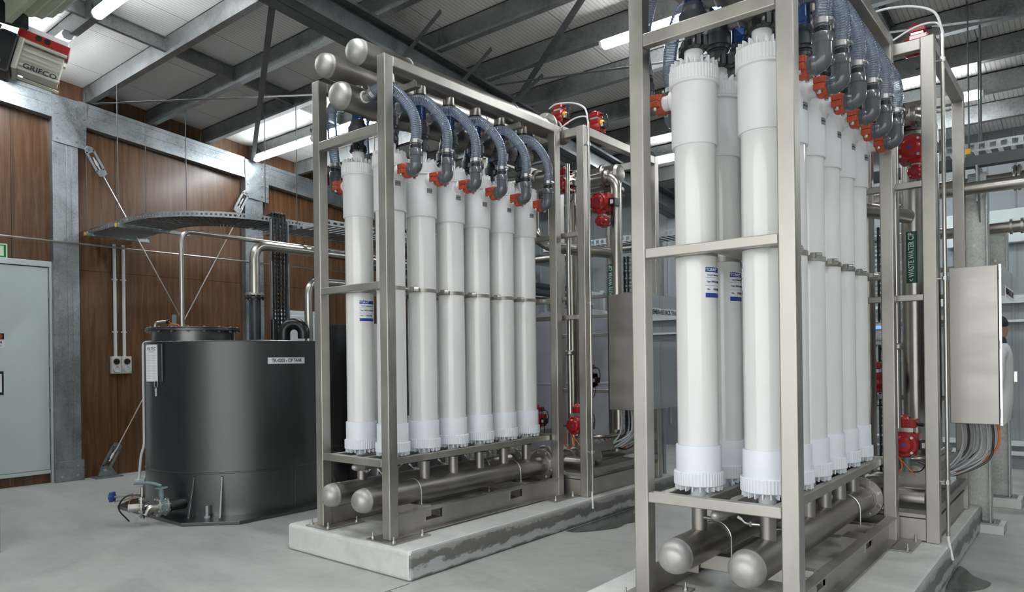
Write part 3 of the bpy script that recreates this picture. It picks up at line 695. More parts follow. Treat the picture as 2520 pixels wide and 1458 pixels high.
def header(name, lab, x, z, r, y0, y1, stubs, flange, m='steel_dark', nipple=False, both=False):
    t = thing(name, lab, 'pipe', (x, y0, z), None); c = (x, 0, z)
    b = MB().cyl((x, y0+.085, z), (x, y1, z), r, 36); b.build('pipe_body', m, t)
    ang = [(.085*(1-math.cos(a)), r*math.sin(a)**.75) for a in [PI/2*k/8 for k in range(9)]]
    MB().lathe((x, y0, z), (0, 1, 0), [(tt, rr) for tt, rr in ang]+[(.088, r+.0015), (.094, r+.0015), (.095, r)], 36).build('end_cap', 'steel_cap', t)['label'] = 'domed welded end cap'
    for st in stubs: 
        sm = MB().cyl(st[0], st[1], st[2], 24)
        sm.build('stub', m, t)
    if flange:
        f = MB().lathe((x, y1-.012, z), (0, 1, 0), [(0, r+.004), (.012, r+.006), (.012, r+.052), (.036, r+.052), (.036, r*.6)], 40, True, True)
        f.build('flange', 'steel_frame', t, .002)
        f = MB().lathe((x, y1+.024, z), (0, 1, 0), [(0, r*.9), (.0, r+.04), (.022, r+.04), (.022, r*.9)], 40); f.build('gasket_ring', 'plastic_black', t)
        for k in range(8):
            a = PI/8+k*PI/4; p = Vector((x+math.cos(a)*(r+.030), y1, z+math.sin(a)*(r+.030)))
            MB().hexbolt(p, (0, -1, 0), .0125, .012).build('flange_bolt', 'bolt_steel', t)
    return t
def ubolt(x, y, z, r, down, lab, grp):
    t = thing('pipe_u_bolt', lab, 'u-bolt', (x, y, z), grp)
    m = MB(); s_ = -1 if down else 1
    pts = [(x-r, y, z+s_*(r+.045))]+[(x-r*math.cos(PI*k/16), y, z-s_*r*math.sin(PI*k/16)) for k in range(17)]+[(x+r, y, z+s_*(r+.045))]
    m.tube(pts, .0048, 8); m.build('bent_rod', 'bolt_steel', t)
    for e in (-1, 1): MB().lathe((x+e*r, y, z+s_*(r+.010)), (0, 0, s_), [(0, .010), (.009, .010)], 6, True, False).build('nut', 'bolt_steel', t)
for q, X in enumerate(RX):
    nm = RN[q]
    hz = .475
    for side, tx in ((1, TXR), (-1, TXL)):
        sn = 'right' if side > 0 else 'left'; x = X+tx
        h = header('manifold_pipe', 'dark stainless manifold pipe with domed end low under the %s tube row, %s' % (sn, nm), x, hz, .087, -.125, 2.055, [((x, y, hz+.07), (x, y, .712), .039) for y in TY], True)
        h['group'] = 'lower manifold pipes'
        for i, y in enumerate(TY):
            MB().lathe((x, y, .690), (0, 0, 1), [(0, .042), (.002, .056), (.030, .058), (.034, .046)], 20).build('black_clamp', 'plastic_black', h)
            a = Vector((x-side*.034, y-.012, .625)); d = Vector((-side, -.15, 0)).normalized()
            MB().cyl(a, a+d*.040, .0095, 10).lathe(a+d*.040, d, [(0, .013), (.012, .013)], 6, True, False).cyl(a+d*.052, a+d*.062, .006, 8).tube([a+d*.060, a+d*.075+Vector((0, 0, .004)), a+d*.090+Vector((0, 0, .018))], .006, 8).build('sample_fitting', 'bolt_steel', h)
            e = a+d*.088+Vector((0, 0, .018)); MB().cyl(e, e+d*.022+Vector((0, 0, .012)), .0075, 8).build('push_connector', 'label_white', h)
        for y, w_ in ((.43, 'nearer'), (1.63, 'further')): ubolt(x, y, hz, .092, True, 'thin u-bolt over the lower %s manifold, %s end, %s' % (sn, w_, nm), 'u-bolts over the lower manifolds')
        # high headers
        z = 3.655
        h = header('manifold_pipe', 'stainless manifold pipe with domed end above the %s tube row, %s' % (sn, nm), x, z, .090, -.125, 2.16, [((x, y, z-.075), (x, y, 3.505), .047) for y in TY], True, 'steel_dark')
        h['group'] = 'upper manifold pipes'
        for y, w_ in ((.40, 'nearer'), (1.66, 'further')): ubolt(x, y, z, .095, True, 'thin u-bolt over the upper %s manifold, %s end, %s' % (sn, w_, nm), 'u-bolts over the upper manifolds')
    x = X+HX
    h = header('manifold_pipe', 'wide stainless air manifold with side nipples between the tube rows, ' + nm, x, HZ, .1, -.135, 2.10, [], False, 'steel_dark')
    h['group'] = 'air manifold pipes'
    for y in TY:
        for s_ in (-1, 1):
            c = (x+s_*.088, y-.165, HZ)
            MB().lathe(c, (s_, 0, 0), [(0, .043), (.022, .043), (.024, .034), (.048, .034), (.055, .032), (.08, .031)], 20).build('hose_nipple', 'steel_frame', h)
            MB().lathe((x+s_*.107, y-.165, HZ), (s_, 0, 0), [(0, .0425), (.004, .0445), (.008, .0425)], 24).build('weld_ring', 'label_white', h)
    header('manifold_pipe', 'small capped stainless pipe between the lower manifolds, ' + nm, x, .688, .032, .0, 2.05, [], False, 'steel_frame')['group'] = 'small pipes under the racks'
    for y, w_ in ((.42, 'nearer'), (1.66, 'further')): ubolt(x, y, HZ, .105, False, 'pale u-bolt under the air manifold, %s end, %s' % (w_, nm), 'u-bolts under the air manifolds')

# ================================================================== valve skids behind the racks
def skid(q):
    X = RX[q]; nm = RN[q]; S = 'steel_frame'
    t = thing('valve_skid_frame', 'tall stainless valve skid frame behind the ' + nm, 'skid frame', (X, 2.14, HP), 'valve skid frames')
    a0, a1, b0, b1 = X+.150, X+.231, X-1.07, X-.99; Y0, Y1, Y2, Y3 = 2.142, 2.223, 3.50, 3.58
    for x0, x1 in ((a0, a1), (b0, b1)):
        for y0, y1 in ((Y0, Y1), (Y2, Y3)): MB().box(x0, x1, y0, y1, HP, 3.586).build('post', S, t, .006, 2)
        MB().box(x0+.004, x1-.001, Y1, Y2, 3.506, 3.584).build('top_side_beam', S, t, .005)
        MB().box(x0+.012, x1-.002, Y1, Y2, .60, .68).build('side_beam', 'steel_dark', t, .005)
        MB().box(x0+.012, x1-.002, Y1, Y2, .40, .455).build('side_beam', 'steel_dark', t, .004)
        m = MB().box(x0+.02, x1-.02, Y1, Y2, HP, HP+.008).box(x0+.02, x1-.02, Y1, Y2, .352, .36).box(x0+.04, x0+.05, Y1, Y2, HP, .36); m.build('base_channel', S, t)
    for y0 in (Y0, Y2): 
        MB().box(b1, a0, y0+.01, y0+.07, 3.506, 3.584).build('top_cross_beam', S, t, .005)
        MB().box(b1, a0, y0+.01, y0+.05, .21, .355).build('base_cross_beam', S, t, .004)
        MB().box(b1, a0, y0+.01, y0+.05, .36, .385).build('base_cross_beam', S, t, .003)
    for z in (2.607, 1.845): MB().box(b1, a0, Y0+.002, Y0+.05, z-.021, z+.021).build('cross_bar', S, t, .004)
    for z in (2.16, 1.94, 1.73, 1.10): MB().box(b1, a0, Y2+.01, Y2+.05, z-.02, z+.02).build('cross_bar', 'steel_dark', t, .004)
    # pipework
    def pipe(lab, pts, r, m='steel_bright', rf=.1, clamps=(), caps=True, name='steel_pipe', grp='skid pipework'):
        o = thing(name, lab+', '+nm, 'pipe', (X+pts[0][0], pts[0][1], pts[0][2]), grp+' behind the '+nm)
        p = [(X+a, b_, c) for a, b_, c in pts]
        MB().tube(fillet(p, rf, 8) if len(p) > 2 else p, r, 28, caps).build('pipe_wall', m, o)
        for c, d in clamps:
            MB().lathe((X+c[0], c[1], c[2]), d, [(-.022, r), (-.022, r+.018), (-.014, r+.026), (.014, r+.026), (.022, r+.018), (.022, r)], 28).build('grooved_clamp', 'steel_dark', o)
        return o
    A = pipe('large vertical stainless pipe with green WASTE WATER CIP label', [(-.083, 3.185, .50), (-.083, 3.185, 3.43), (-.083+.0, 3.185, 3.44)], .083, clamps=(((-.083, 3.185, 3.22), (0, 0, 1)),))
    L = arc_label(X-.083, 3.185, .0845, R(-118), R(-62), 2.03, 2.44, 8).build('green_label', 'green_label', A)
    o = text('< WASTE WATER CIP', .058, 'label_white', L, (X-.083+.0885, 3.185, 2.235), (0, 0, 1), (0, -1, 0), sx=.70); curve_text(o, X-.083, 3.185, .0885); rotz(o, X-.083, 3.185, R(-90))
    H = pipe('large horizontal stainless pipe with blank end near the top', [(-.95, 3.10, 3.36), (.02, 3.10, 3.36)], .10, clamps=(((-.14, 3.10, 3.36), (1, 0, 0)), ((-.5, 3.10, 3.36), (1, 0, 0))))
    MB().lathe((X+.02, 3.10, 3.36), (1, 0, 0), [(0, .1), (.03, .085), (.045, .05), (.05, 0)], 28).build('end_cap', 'steel_frame', H)
    pipe('curved stainless elbow pipe dropping from the top header', [(-.30, 2.95, 3.30), (.085, 2.95, 3.30), (.085, 2.95, .75)], .052, rf=.16, clamps=(((-.03, 2.95, 3.30), (1, 0, 0)),))
    pipe('thin vertical stainless pipe just behind the skid post', [(-.035, 2.27, .95), (-.035, 2.27, 3.30)], .020, clamps=(((-.035, 2.27, 1.52), (0, 0, 1)),))
    pipe('dark vertical stainless pipe between the skid posts', [(-.12, 2.62, .55), (-.12, 2.62, 3.30)], .045, 'steel_dark')
    pipe('second vertical stainless pipe deep in the skid', [(-.33, 2.75, .55), (-.33, 2.75, 3.30)], .057, 'steel_bright')
    pipe('left vertical stainless pipe in the skid with an elbow', [(-.62, 2.5, 3.2), (-.62, 2.5, 2.72), (-.40, 2.5, 2.58), (-.1, 3.1, 2.56)], .055, 'steel_bright')
    pipe('dark cross pipe high in the skid', [(-.95, 2.42, 3.26), (-.16, 2.42, 3.26)], .07, 'steel_dark', clamps=(((-.5, 2.42, 3.26), (1, 0, 0)),))
    pipe('dark lower feed pipe running back from the right manifold', [(TXR, 2.09, .475), (TXR, 3.95, .475)], .080, 'steel_dark', clamps=(((TXR, 2.50, .475), (0, 1, 0)), ((TXR, 2.62, .475), (0, 1, 0))))
    pipe('dark lower feed pipe running back from the left manifold', [(TXL, 2.09, .475), (TXL, 3.95, .475)], .080, 'steel_dark', clamps=(((TXL, 2.60, .475), (0, 1, 0)),))
    c = pipe('short cross pipe at the foot of the skid', [(-.14, 2.36, .455), (.12, 2.36, .455)], .078, 'steel_bright')
    MB().lathe((X+.02, 2.50, .53), (0, 1, 0), [(0, .0), (0, .06), (0, .135), (.022, .135), (.022, .0)], 36, False).build('flange', 'steel_frame', c, .002)
    for k in range(8): a = PI/8+k*PI/4; MB().hexbolt((X+.02+.112*math.cos(a), 2.50, .53+.112*math.sin(a)), (0, -1, 0), .0125, .012).build('flange_bolt', 'bolt_steel', c)
    pipe('polished handrail pipe bending low behind the actuator', [(-.2, 2.60, .70), (.10, 2.62, .70), (.12, 3.4, .70)], .022, rf=.15)
    pipe('upper sleeve of the right manifold', [(TXR, 2.18, 3.655), (TXR, 2.50, 3.655)], .085, 'steel_dark', clamps=(((TXR, 2.30, 3.655), (0, 1, 0)),))
    # red actuators
    def actuator(lab, x, y, z, s, ax='y', box=True, top=True, stem=True, yellow=False):
        o = thing('valve_actuator', lab+', '+nm, 'actuator', (X+x, y, z-.1*s), 'red valve actuators behind the '+nm); x += X
        d = (0, 1, 0) if ax == 'y' else (1, 0, 0); c = Vector((x, y, z)); D = Vector(d)
        MB().lathe(c-D*.10*s, d, [(0, .080*s), (.012*s, .088*s), (.19*s, .088*s), (.2*s, .080*s)], 24).build('body', 'actuator_red', o)
        MB().lathe(c-D*.115*s, d, [(0, .045*s), (.012*s, .062*s), (.016*s, .064*s)], 24).build('end_disc', 'actuator_red', o)
        MB().lathe(c-D*.117*s, d, [(0, .012*s), (.004*s, .012*s)], 16).build('blue_button', 'label_blue', o)
        e = Vector((0, 0, 1)); u = D.cross(e)
        for k in range(4):
            a = PI/4+k*PI/2; p = c-D*.102*s+u*math.cos(a)*.073*s+e*math.sin(a)*.073*s; MB().hexbolt(p, -D, .010*s, .008*s).build('cover_screw', 'bolt_steel', o)
        g = MB().bar(c+u*.02*s+e*.055*s-D*.06*s, c+u*.02*s+e*.055*s+D*.09*s, .13*s, .05*s); g.bar(c-D*.05*s, c+D*.10*s, .15*s, .15*s); g.build('housing', 'actuator_red', o, .006)
        if top:
            MB().box(c.x-.05*s, c.x+.05*s, c.y-.04*s, c.y+.06*s, c.z+.085*s, c.z+.115*s).build('bracket', 'bolt_steel', o)
            MB().box(c.x-.07*s, c.x+.07*s, c.y-.05*s, c.y+.06*s, c.z+.115*s, c.z+.175*s).lathe((c.x-.01, c.y, c.z+.17*s), (0, 0, 1), [(0, .045*s), (.022*s, .035*s), (.035*s, .012*s)], 16).build('switch_box', 'actuator_red', o, .008)
            MB().cyl((c.x+.07*s, c.y, c.z+.14*s), (c.x+.11*s, c.y, c.z+.135*s), .013*s, 8).build('cable_gland', 'plastic_black', o)
            MB().tube(bez([(c.x+.11*s, c.y, c.z+.135*s), (c.x+.155*s, c.y, c.z+.12*s), (c.x+.175*s, c.y, c.z+.05*s), (c.x+.165*s, c.y, c.z-.03*s)], 6), .004, 6).build('signal_cable', 'plastic_black', o)
        if box:
            MB().box(c.x+.088*s, c.x+.15*s, c.y-.05*s, c.y+.03*s, c.z-.035*s, c.z+.03*s).build('solenoid', 'plastic_black', o, .003)
            MB().box(c.x+.105*s, c.x+.135*s, c.y-.052*s, c.y-.049*s, c.z-.02*s, c.z+.015*s).build('white_tag', 'label_white', o)
            MB().tube(bez([(c.x+.12*s, c.y-.02*s, c.z-.035*s), (c.x+.125*s, c.y-.02*s, c.z-.12*s), (c.x+.08*s, c.y, c.z-.19*s), (c.x-.02*s, c.y+.02*s, c.z-.2*s)], 6), .004, 6).build('signal_cable', 'plastic_black', o)
        if stem: MB().cyl((c.x-.0, c.y+.02, c.z-.08*s), (c.x-.0, c.y+.02, c.z-.20*s), .026*s, 14).build('teal_stem', 'teal_paint', o)
        if yellow: MB().lathe((c.x+.1*s, c.y-.02, c.z+.02), (.8, -.6, 0), [(0, .04*s), (.03*s, .03*s), (.04*s, .01*s)], 14).build('yellow_indicator', 'yellow', o)
        return o
    actuator('red valve actuator with blue button low behind the skid post', .0, 2.36, .835, 1.0)
    actuator('large red valve actuator near the top elbow', -.03, 2.88, 3.02, 1.15, top=False)
    actuator('small red valve under the large top actuator', .01, 2.80, 2.83, .6, stem=False, box=False)
    actuator('red valve actuator beside the top crossbar', -.13, 2.36, 3.13, .85)
    actuator('red valve actuator with yellow indicator on top of the skid, left one', -.29, 2.50, 3.84, .8, 'x', yellow=True, stem=False)
    actuator('red valve actuator with yellow indicator on top of the skid, right one', .06, 2.62, 3.71, .8, 'x', yellow=True, stem=False)
    actuator('red valve actuator behind the tube row foot', -.62, 2.52, .84, .8)
    actuator('red valve actuator deep in the skid at waist height', -.36, 3.05, 1.24, .95, 'x')
    o = thing('air_hose', 'orange air hose coiled by the low actuator, '+nm, 'hose', (X-.08, 2.30, .68), 'orange air hoses')
    pts = [(X-.07+.055*math.cos(k/14*2*PI)*1.0, 2.28+k*.0006, .69+.075*math.sin(k/14*2*PI)) for k in range(30)]
    MB().tube(pts+[(X+.06, 2.32, .62)], .004, 6).build('coil', 'cable_orange', o)
    MB().cyl((X-.14, 2.3, .83), (X-.09, 2.3, .83), .012, 8).build('blue_fitting', 'valve_blue', o)
    # control cabinet
    o = thing('control_cabinet', ('brushed steel control cabinet with membrane rack train label behind the left rack', 'brushed steel control cabinet on the skid at the far right')[q], 'cabinet', (X+.4, 2.5, .98), 'steel control cabinets')
    MB().box(X+.25, X+.535, 2.50, 3.62, .98, 2.06).build('cabinet_body', 'steel_sheet', o, .004)
    MB().box(X+.539, X+.556, 2.492, 3.628, .975, 2.065).build('cabinet_door', 'steel_mirror', o, .002)
    for z in (1.06, 1.52, 1.99): MB().cyl((X+.541, 2.496, z-.03), (X+.541, 2.496, z+.03), .006, 8).build('hinge', 'bolt_steel', o)
    MB().box(X+.556, X+.566, 3.50, 3.53, 1.24, 1.32).build('latch', 'bolt_steel', o)
    lp = MB().box(X+.556, X+.558, 2.76, 3.36, 1.862, 1.938).build('name_plate', 'label_white', o)
    text('MEMBRANE RACK TRAIN %d' % (q+1), .062, 'text_black', lp, (X+.559, 3.06, 1.90), (0, 1, 0), (0, 0, 1), sx=.80)
    MB().box(X+.23, X+.26, 2.6, 2.64, 1.1, 2.0).build('mounting_rail', 'steel_frame', o)
    # cable bundle under the cabinet
    o = thing('cable_bundle', 'bundle of grey cables hanging below the steel cabinet, '+nm, 'cables', (X+.4, 2.7, .6), 'cable bundles'); 
    for k in range(16):
        y = 2.62+.03*(k % 8); x = X+.30+.028*(k//2); dz = random.uniform(-.03, .03); e = random.uniform(0, .1)
        mm = ('cable_grey', 'cable_grey', 'plastic_black', 'cable_grey', 'cable_grey')[k % 5] if k != 14 else 'cable_orange'
        MB().tube(bez([(x, y, .98), (x+.01, y, .86), (x-.02, y, .74+dz), (x-.10-e, y-.02, .64+dz), (x-.22-e, y-.02, .60+dz*.5), (X-.05, y+.1, .66)], 6), .0075, 6).build('cable', mm, o)
    # thin conduit with hoses on the skid post
    o = thing('conduit_tube', 'thin polished steel conduit standing against the skid post, '+nm, 'conduit', (X+.278, 2.15, .265), 'thin vertical conduits'); cx, cy = X+.278, 2.15
    MB().cyl((cx, cy, .265), (cx, cy, 3.57), .0125, 14).build('tube', 'steel_bright', o)
    for z in (3.40, 1.96, .62): MB().cyl((X+.231, cy, z), (cx, cy, z), .006, 8).lathe((cx, cy, z), (0, 0, 1), [(-.014, .0125), (-.014, .019), (.014, .019), (.014, .0125)], 14).box(cx-.004, cx+.004, cy-.04, cy+.04, z-.01, z+.01).build('pipe_clip', 'bolt_steel', o)
    o = thing('air_tubing', 'white plastic air tubing curving out of the conduit top, '+nm, 'tubing', (cx, cy, 3.57), 'white air tubing')
    MB().tube(bez([(cx, cy, 3.55), (cx-.005, cy, 3.62), (cx-.05, cy+.02, 3.74), (cx-.18, cy+.03, 3.82), (cx-.36, cy+.02, 3.85), (cx-.5, cy+.1, 3.86)], 8), .008, 8).build('tube', 'cable_white', o)
    MB().tube(bez([(cx+.006, cy, 3.55), (cx, cy, 3.60), (cx-.04, cy+.01, 3.66), (cx-.16, cy, 3.66), (cx-.34, cy-.02, 3.58)], 8), .007, 8).build('tube', 'cable_white', o)
    o = thing('drain_tube', 'short white drain tube at the foot of the conduit, '+nm, 'tubing', (cx, cy, .1), 'white drain tubes')
    MB().tube([(cx, cy, .27), (cx, cy-.01, .25), (cx+.03, cy-.05, .12)], .0085, 8).build('tube', 'cable_white', o)
m = mat('steel_mirror', (.66, .66, .65), .02, 1, var=.02, rvar=.0)
skid(0); skid(1)

# ================================================================== puddles
def pud(pts, lab):
    m = MB(); c = Vector((sum(p[0] for p in pts)/len(pts), sum(p[1] for p in pts)/len(pts), .003)); ring = bez([(p[0], p[1], .003) for p in pts]+[(pts[0][0], pts[0][1], .003)], 5)[:-1]
    m.add([c]+ring, [(0, 1+i, 1+(i+1) % len(ring)) for i in range(len(ring))]); tag(m.build('water_puddle', 'wet_concrete'), lab, 'puddle', 'puddles')
pud([(.305, 1.68), (.40, 1.70), (.52, 1.86), (.60, 2.05), (.58, 2.22), (.66, 2.45), (.52, 2.6), (.40, 2.66), (.31, 2.9), (.303, 2.3)], 'dark puddle on the floor beside the left plinth')
pud([(3.07, 1.75), (3.15, 1.82), (3.25, 1.98), (3.27, 2.14), (3.17, 2.24), (3.10, 2.4), (3.058, 2.42), (3.056, 2.0)], 'dark puddle on the floor beside the right plinth')
tag(MB().box(1.32, 1.40, -1.6, 1.0, 0, .003).build('floor_marking', 'label_white'), 'pale line painted on the floor between the racks', 'floor marking')

# ================================================================== tanks and their pipes
Vr = Vector((math.cos(yaw), math.sin(yaw), 0))       # direction used to run a few pipe pieces
def cip_tank():
    cx, cy, r = -3.24, .76, .90; Z = (0, 0, 1)
    t = thing('chemical_tank', 'large black cylindrical tank labelled TK-0203 - CIP TANK', 'tank', (cx, cy, 0))
    m = MB().lathe((cx, cy, 0), Z, [(.03, r), (.425, r), (.43, r+.008), (.438, r+.008), (.443, r), (1.66, r), (1.675, r+.004), (1.68, r-.002), (1.68, .40)], 120, False); m.build('tank_wall', 'tank_black', t)
    x0, x1, y0, y1, ch = cx-1.03, cx+1.03, cy-.97, cy+.97, .36
    MB().prism([(x0+ch, y0, 0), (x1-ch, y0, 0), (x1, y0+ch, 0), (x1, y1-ch, 0), (x1-ch, y1, 0), (x0+ch, y1, 0), (x0, y1-ch, 0), (x0, y0+ch, 0)], (0, 0, .002), (0, 0, .032)).build('base_plate', 'tank_black', t, .004)
    m = MB().cyl((cx+(r+.0006)*math.cos(R(4)), cy+(r+.0006)*math.sin(R(4)), .035), (cx+(r+.0006)*math.cos(R(4)), cy+(r+.0006)*math.sin(R(4)), .43), .003, 6); m.build('weld_line', 'tank_black', t)
    for a in (-57, -40.5, 33, 49, 123, 139, 213, 229):
        d = Vector((math.cos(R(a)), math.sin(R(a)), 0)); n = Vector((-d.y, d.x, 0))*.010; c = Vector((cx, cy, 0))
        MB().prism([c+d*(r-.005)+Vector((0, 0, .032)), c+d*(r+.115)+Vector((0, 0, .032)), c+d*(r+.105)+Vector((0, 0, .07)), c+d*(r+.012)+Vector((0, 0, .40)), c+d*(r-.005)+Vector((0, 0, .41))], -n, n).build('gusset', 'tank_black', t, .003)
    d = Vector((math.cos(R(-48)), math.sin(R(-48)), 0))*(r+.06); MB().cyl((cx+d.x, cy+d.y, .03), (cx+d.x, cy+d.y, .14), .013, 12).cyl((cx+d.x, cy+d.y, .03), (cx+d.x, cy+d.y, .045), .028, 12).build('anchor_rod', 'cable_grey', t)
    # manway
    lx, ly = -3.64, .47
    MB().lathe((lx, ly, 0), Z, [(1.675, .405), (1.80, .405)], 64, False).build('manway_neck', 'tank_black', t)
    l = MB().lathe((lx, ly, 0), Z, [(1.80, .40), (1.80, .468), (1.818, .470), (1.822, .462), (1.835, .466), (1.838, .455), (1.838, .0)], 64, False).build('manway_lid', 'tank_black', t, .002)
    for k in range(18):
        a = 2*PI*k/18+.1; p = Vector((lx+.44*math.cos(a), ly+.44*math.sin(a), 0))
        MB().hexbolt(p+Vector((0, 0, 1.838)), Z, .012, .010).hexbolt(p+Vector((0, 0, 1.80)), (0, 0, -1), .012, .012).build('lid_bolt', 'bolt_steel', l)
    L = arc_label(cx, cy, r+.003, R(-13.5), R(12.5), 1.452, 1.512, 10).build('name_plate', 'label_white', t)
    arc_label(cx, cy, r+.0025, R(-14), R(13), 1.448, 1.516, 10).build('plate_border', 'label_dark', t)
    o = text('TK-0203 - CIP TANK', .048, 'text_black', L, (cx+r+.0038, cy, 1.482), (0, 1, 0), (0, 0, 1), sx=.78); curve_text(o, cx, cy, r+.0038); rotz(o, cx, cy, R(-.5))
    # document plate
    n = Vector((math.cos(R(-58)), math.sin(R(-58)), 0)); u = Vector((-n.y, n.x, 0)); c = Vector((-3.135, -.196, 1.478))
    def pl(w0, w1, z0, z1, d0, d1, nm, mm, par, bev=0): return MB().prism([c+u*w0+Vector((0, 0, z0)), c+u*w1+Vector((0, 0, z0)), c+u*w1+Vector((0, 0, z1)), c+u*w0+Vector((0, 0, z1))], n*d0, n*d1).build(nm, mm, par, bev)
    h = pl(-.065, .10, -.185, .175, -.03, -.004, 'plate_holder', 'tank_black', t, .003)
    p = pl(-.06, .055, -.18, .17, -.003, .001, 'data_plate', 'label_white', h)
    text('FILTEC', .040, 'label_dark', p, c+n*.002+Vector((-.003*u.x, -.003*u.y, .128)), u, (0, 0, 1), sx=.72)
    pl(-.035, .030, .099, .104, .001, .0016, 'printed_line', 'text_grey', p)
    rng = random.Random(3)
    for k in range(16):
        z = .082-k*.0155; w_ = .030+.012*rng.random()
        pl(-.052, -.052+w_, z-.0012, z+.0012, .001, .0016, 'printed_line', 'text_grey', p); pl(.002, .002+w_, z-.0012, z+.0012, .001, .0016, 'printed_line', 'text_grey', p)
    for a in (-.052, .047):
        for z in (-.172, .162): q = c+u*a+Vector((0, 0, z)); MB().lathe(q+n*.001, n, [(0, .004), (.002, .004)], 8).build('plate_screw', 'bolt_steel', p)
    k = c+u*.045+n*.012+Vector((0, 0, -.20))
    tg = MB().tube([k+u*.018*math.cos(a)+Vector((0, 0, -.005+.035*math.sin(a))) for a in [2*PI*i/16 for i in range(16)]], .0022, 6, closed=True)
    tg.prism([k+u*-.010+Vector((0, 0, -.12)), k+u*.010+Vector((0, 0, -.12)), k+u*.010+Vector((0, 0, -.045)), k+u*-.010+Vector((0, 0, -.045))], (0, 0, 0), n*.003); o = tg.build('sampling_tag', 'cable_grey', t)
    return t
cip_tank()
def pipe_thing(name, lab, cat, pts, r, m, rf=.12, n=24, part='pipe_wall', grp=None):
    o = thing(name, lab, cat, pts[0], grp)
    MB().tube(fillet(pts, rf, 10) if len(pts) > 2 else pts, r, n).build(part, m, o); return o
def flange(o, c, d, r, w_, nb, m='steel_dark', nm='flange', rb=None):
    f = MB().lathe(c, d, [(0, r*.5), (0, r), (w_, r), (w_, r*.5)], 32).build(nm, m, o, .002)
    D = Vector(d).normalized(); u = D.cross(Vector((0, 0, 1)) if abs(D.z) < .9 else Vector((1, 0, 0))).normalized(); v = D.cross(u); c = Vector(c)
    for k in range(nb):
        a = 2*PI*(k+.5)/nb; p = c+(u*math.cos(a)+v*math.sin(a))*(rb or r*.82)
        MB().hexbolt(p+D*w_, D, .010, .010).hexbolt(p, -D, .010, .010).build('flange_bolt', 'bolt_steel', f)
    return f
o = pipe_thing('vent_pipe', 'slim stainless pipe rising from the tank lid and bending right under the cable tray', 'pipe', [(-3.75, .40, 1.84), (-3.75, .40, 2.885), (-3.75, 3.9, 2.885)], .025, 'steel_bright', .13)
flange(o, (-3.75, .40, 1.84), (0, 0, 1), .075, .018, 4, 'steel_frame')
o = pipe_thing('lid_breather', 'small bent stainless breather pipe on the left of the tank lid', 'pipe', [(-3.98, .22, 1.838), (-3.98, .22, 1.905), (-3.885, .298, 1.915)], .017, 'steel_bright', .04, 14)
MB().cyl((-3.885, .298, 1.915), (-3.868, .312, 1.916), .021, 12).build('black_cap', 'plastic_black', o)
o = thing('lid_sensor', 'orange cable and teal bracket on the tank lid', 'sensor', (-3.80, .33, 1.84))
MB().tube(bez([(-3.868, .312, 1.916), (-3.83, .335, 1.885), (-3.79, .36, 1.85), (-3.74, .33, 1.845)], 6), .004, 6).build('orange_cable', 'cable_orange', o)
MB().tube(bez([(-3.84, .28, 1.84), (-3.81, .30, 1.88), (-3.75, .33, 1.885), (-3.68, .37, 1.845)], 6), .005, 6).build('orange_cable', 'cable_orange', o)
MB().box(-3.83, -3.815, .33, .37, 1.838, 1.99).box(-3.83, -3.80, .33, .37, 1.838, 1.86).cyl((-3.80, .34, 1.84), (-3.80, .34, 1.91), .014, 8).build('teal_bracket', 'teal_paint', o)
o = pipe_thing('return_pipe', 'grey plastic pipe stub with a bolted black flange on the tank, turning to stainless', 'pipe', [(-3.665, 1.205, 1.68), (-3.665, 1.205, 2.21)], .064, 'pvc_midgrey')
flange(o, (-3.665, 1.205, 2.19), (0, 0, 1), .105, .030, 8, 'plastic_black'); flange(o, (-3.665, 1.205, 2.235), (0, 0, 1), .105, .022, 8, 'steel_frame')
MB().tube(fillet([(-3.665, 1.205, 2.25), (-3.665, 1.205, 2.82), (-3.665, 3.9, 2.82)], .17, 12), .054, 24).build('stainless_bend', 'steel_bright', o)
MB().cyl((-3.50, 1.34, 1.68), (-3.50, 1.34, 1.96), .035, 20).build('dark_stub', 'plastic_black', o)
A_ = Vector((-3.11, 1.22, 1.64)); B_ = A_+Vr*.215
o = thing('gooseneck_vent', 'black plastic gooseneck vent on top of the tank', 'vent', A_)
pts = [A_, A_+Vector((0, 0, .14))]+[A_.lerp(B_, (1-math.cos(a))/2)+Vector((0, 0, .14+.108*math.sin(a))) for a in [PI*i/16 for i in range(1, 17)]]+[B_+Vector((0, 0, .085))]
MB().tube(pts, .064, 24).build('bent_pipe', 'plastic_black', o)
o = pipe_thing('supply_pipe', 'stainless pipe rising behind the gooseneck and bending right behind the left rack', 'pipe', [(-3.20, 1.60, 1.40), (-3.20, 1.60, 2.40), (-3.20, 4.2, 2.40)], .045, 'steel_bright', .17)
o = pipe_thing('sight_tube', 'white plastic conduit running down the left side of the tank', 'conduit', [(-3.72, .16, 1.695), (-3.87, .045, 1.695), (-3.87, .045, .62), (-3.89, .02, .52), (-3.90, .00, .27)], .0135, 'cable_white', .05, 12)
MB().box(-3.935, -3.865, -.03, .03, .20, .27).build('junction_box', 'cable_white', o, .004)
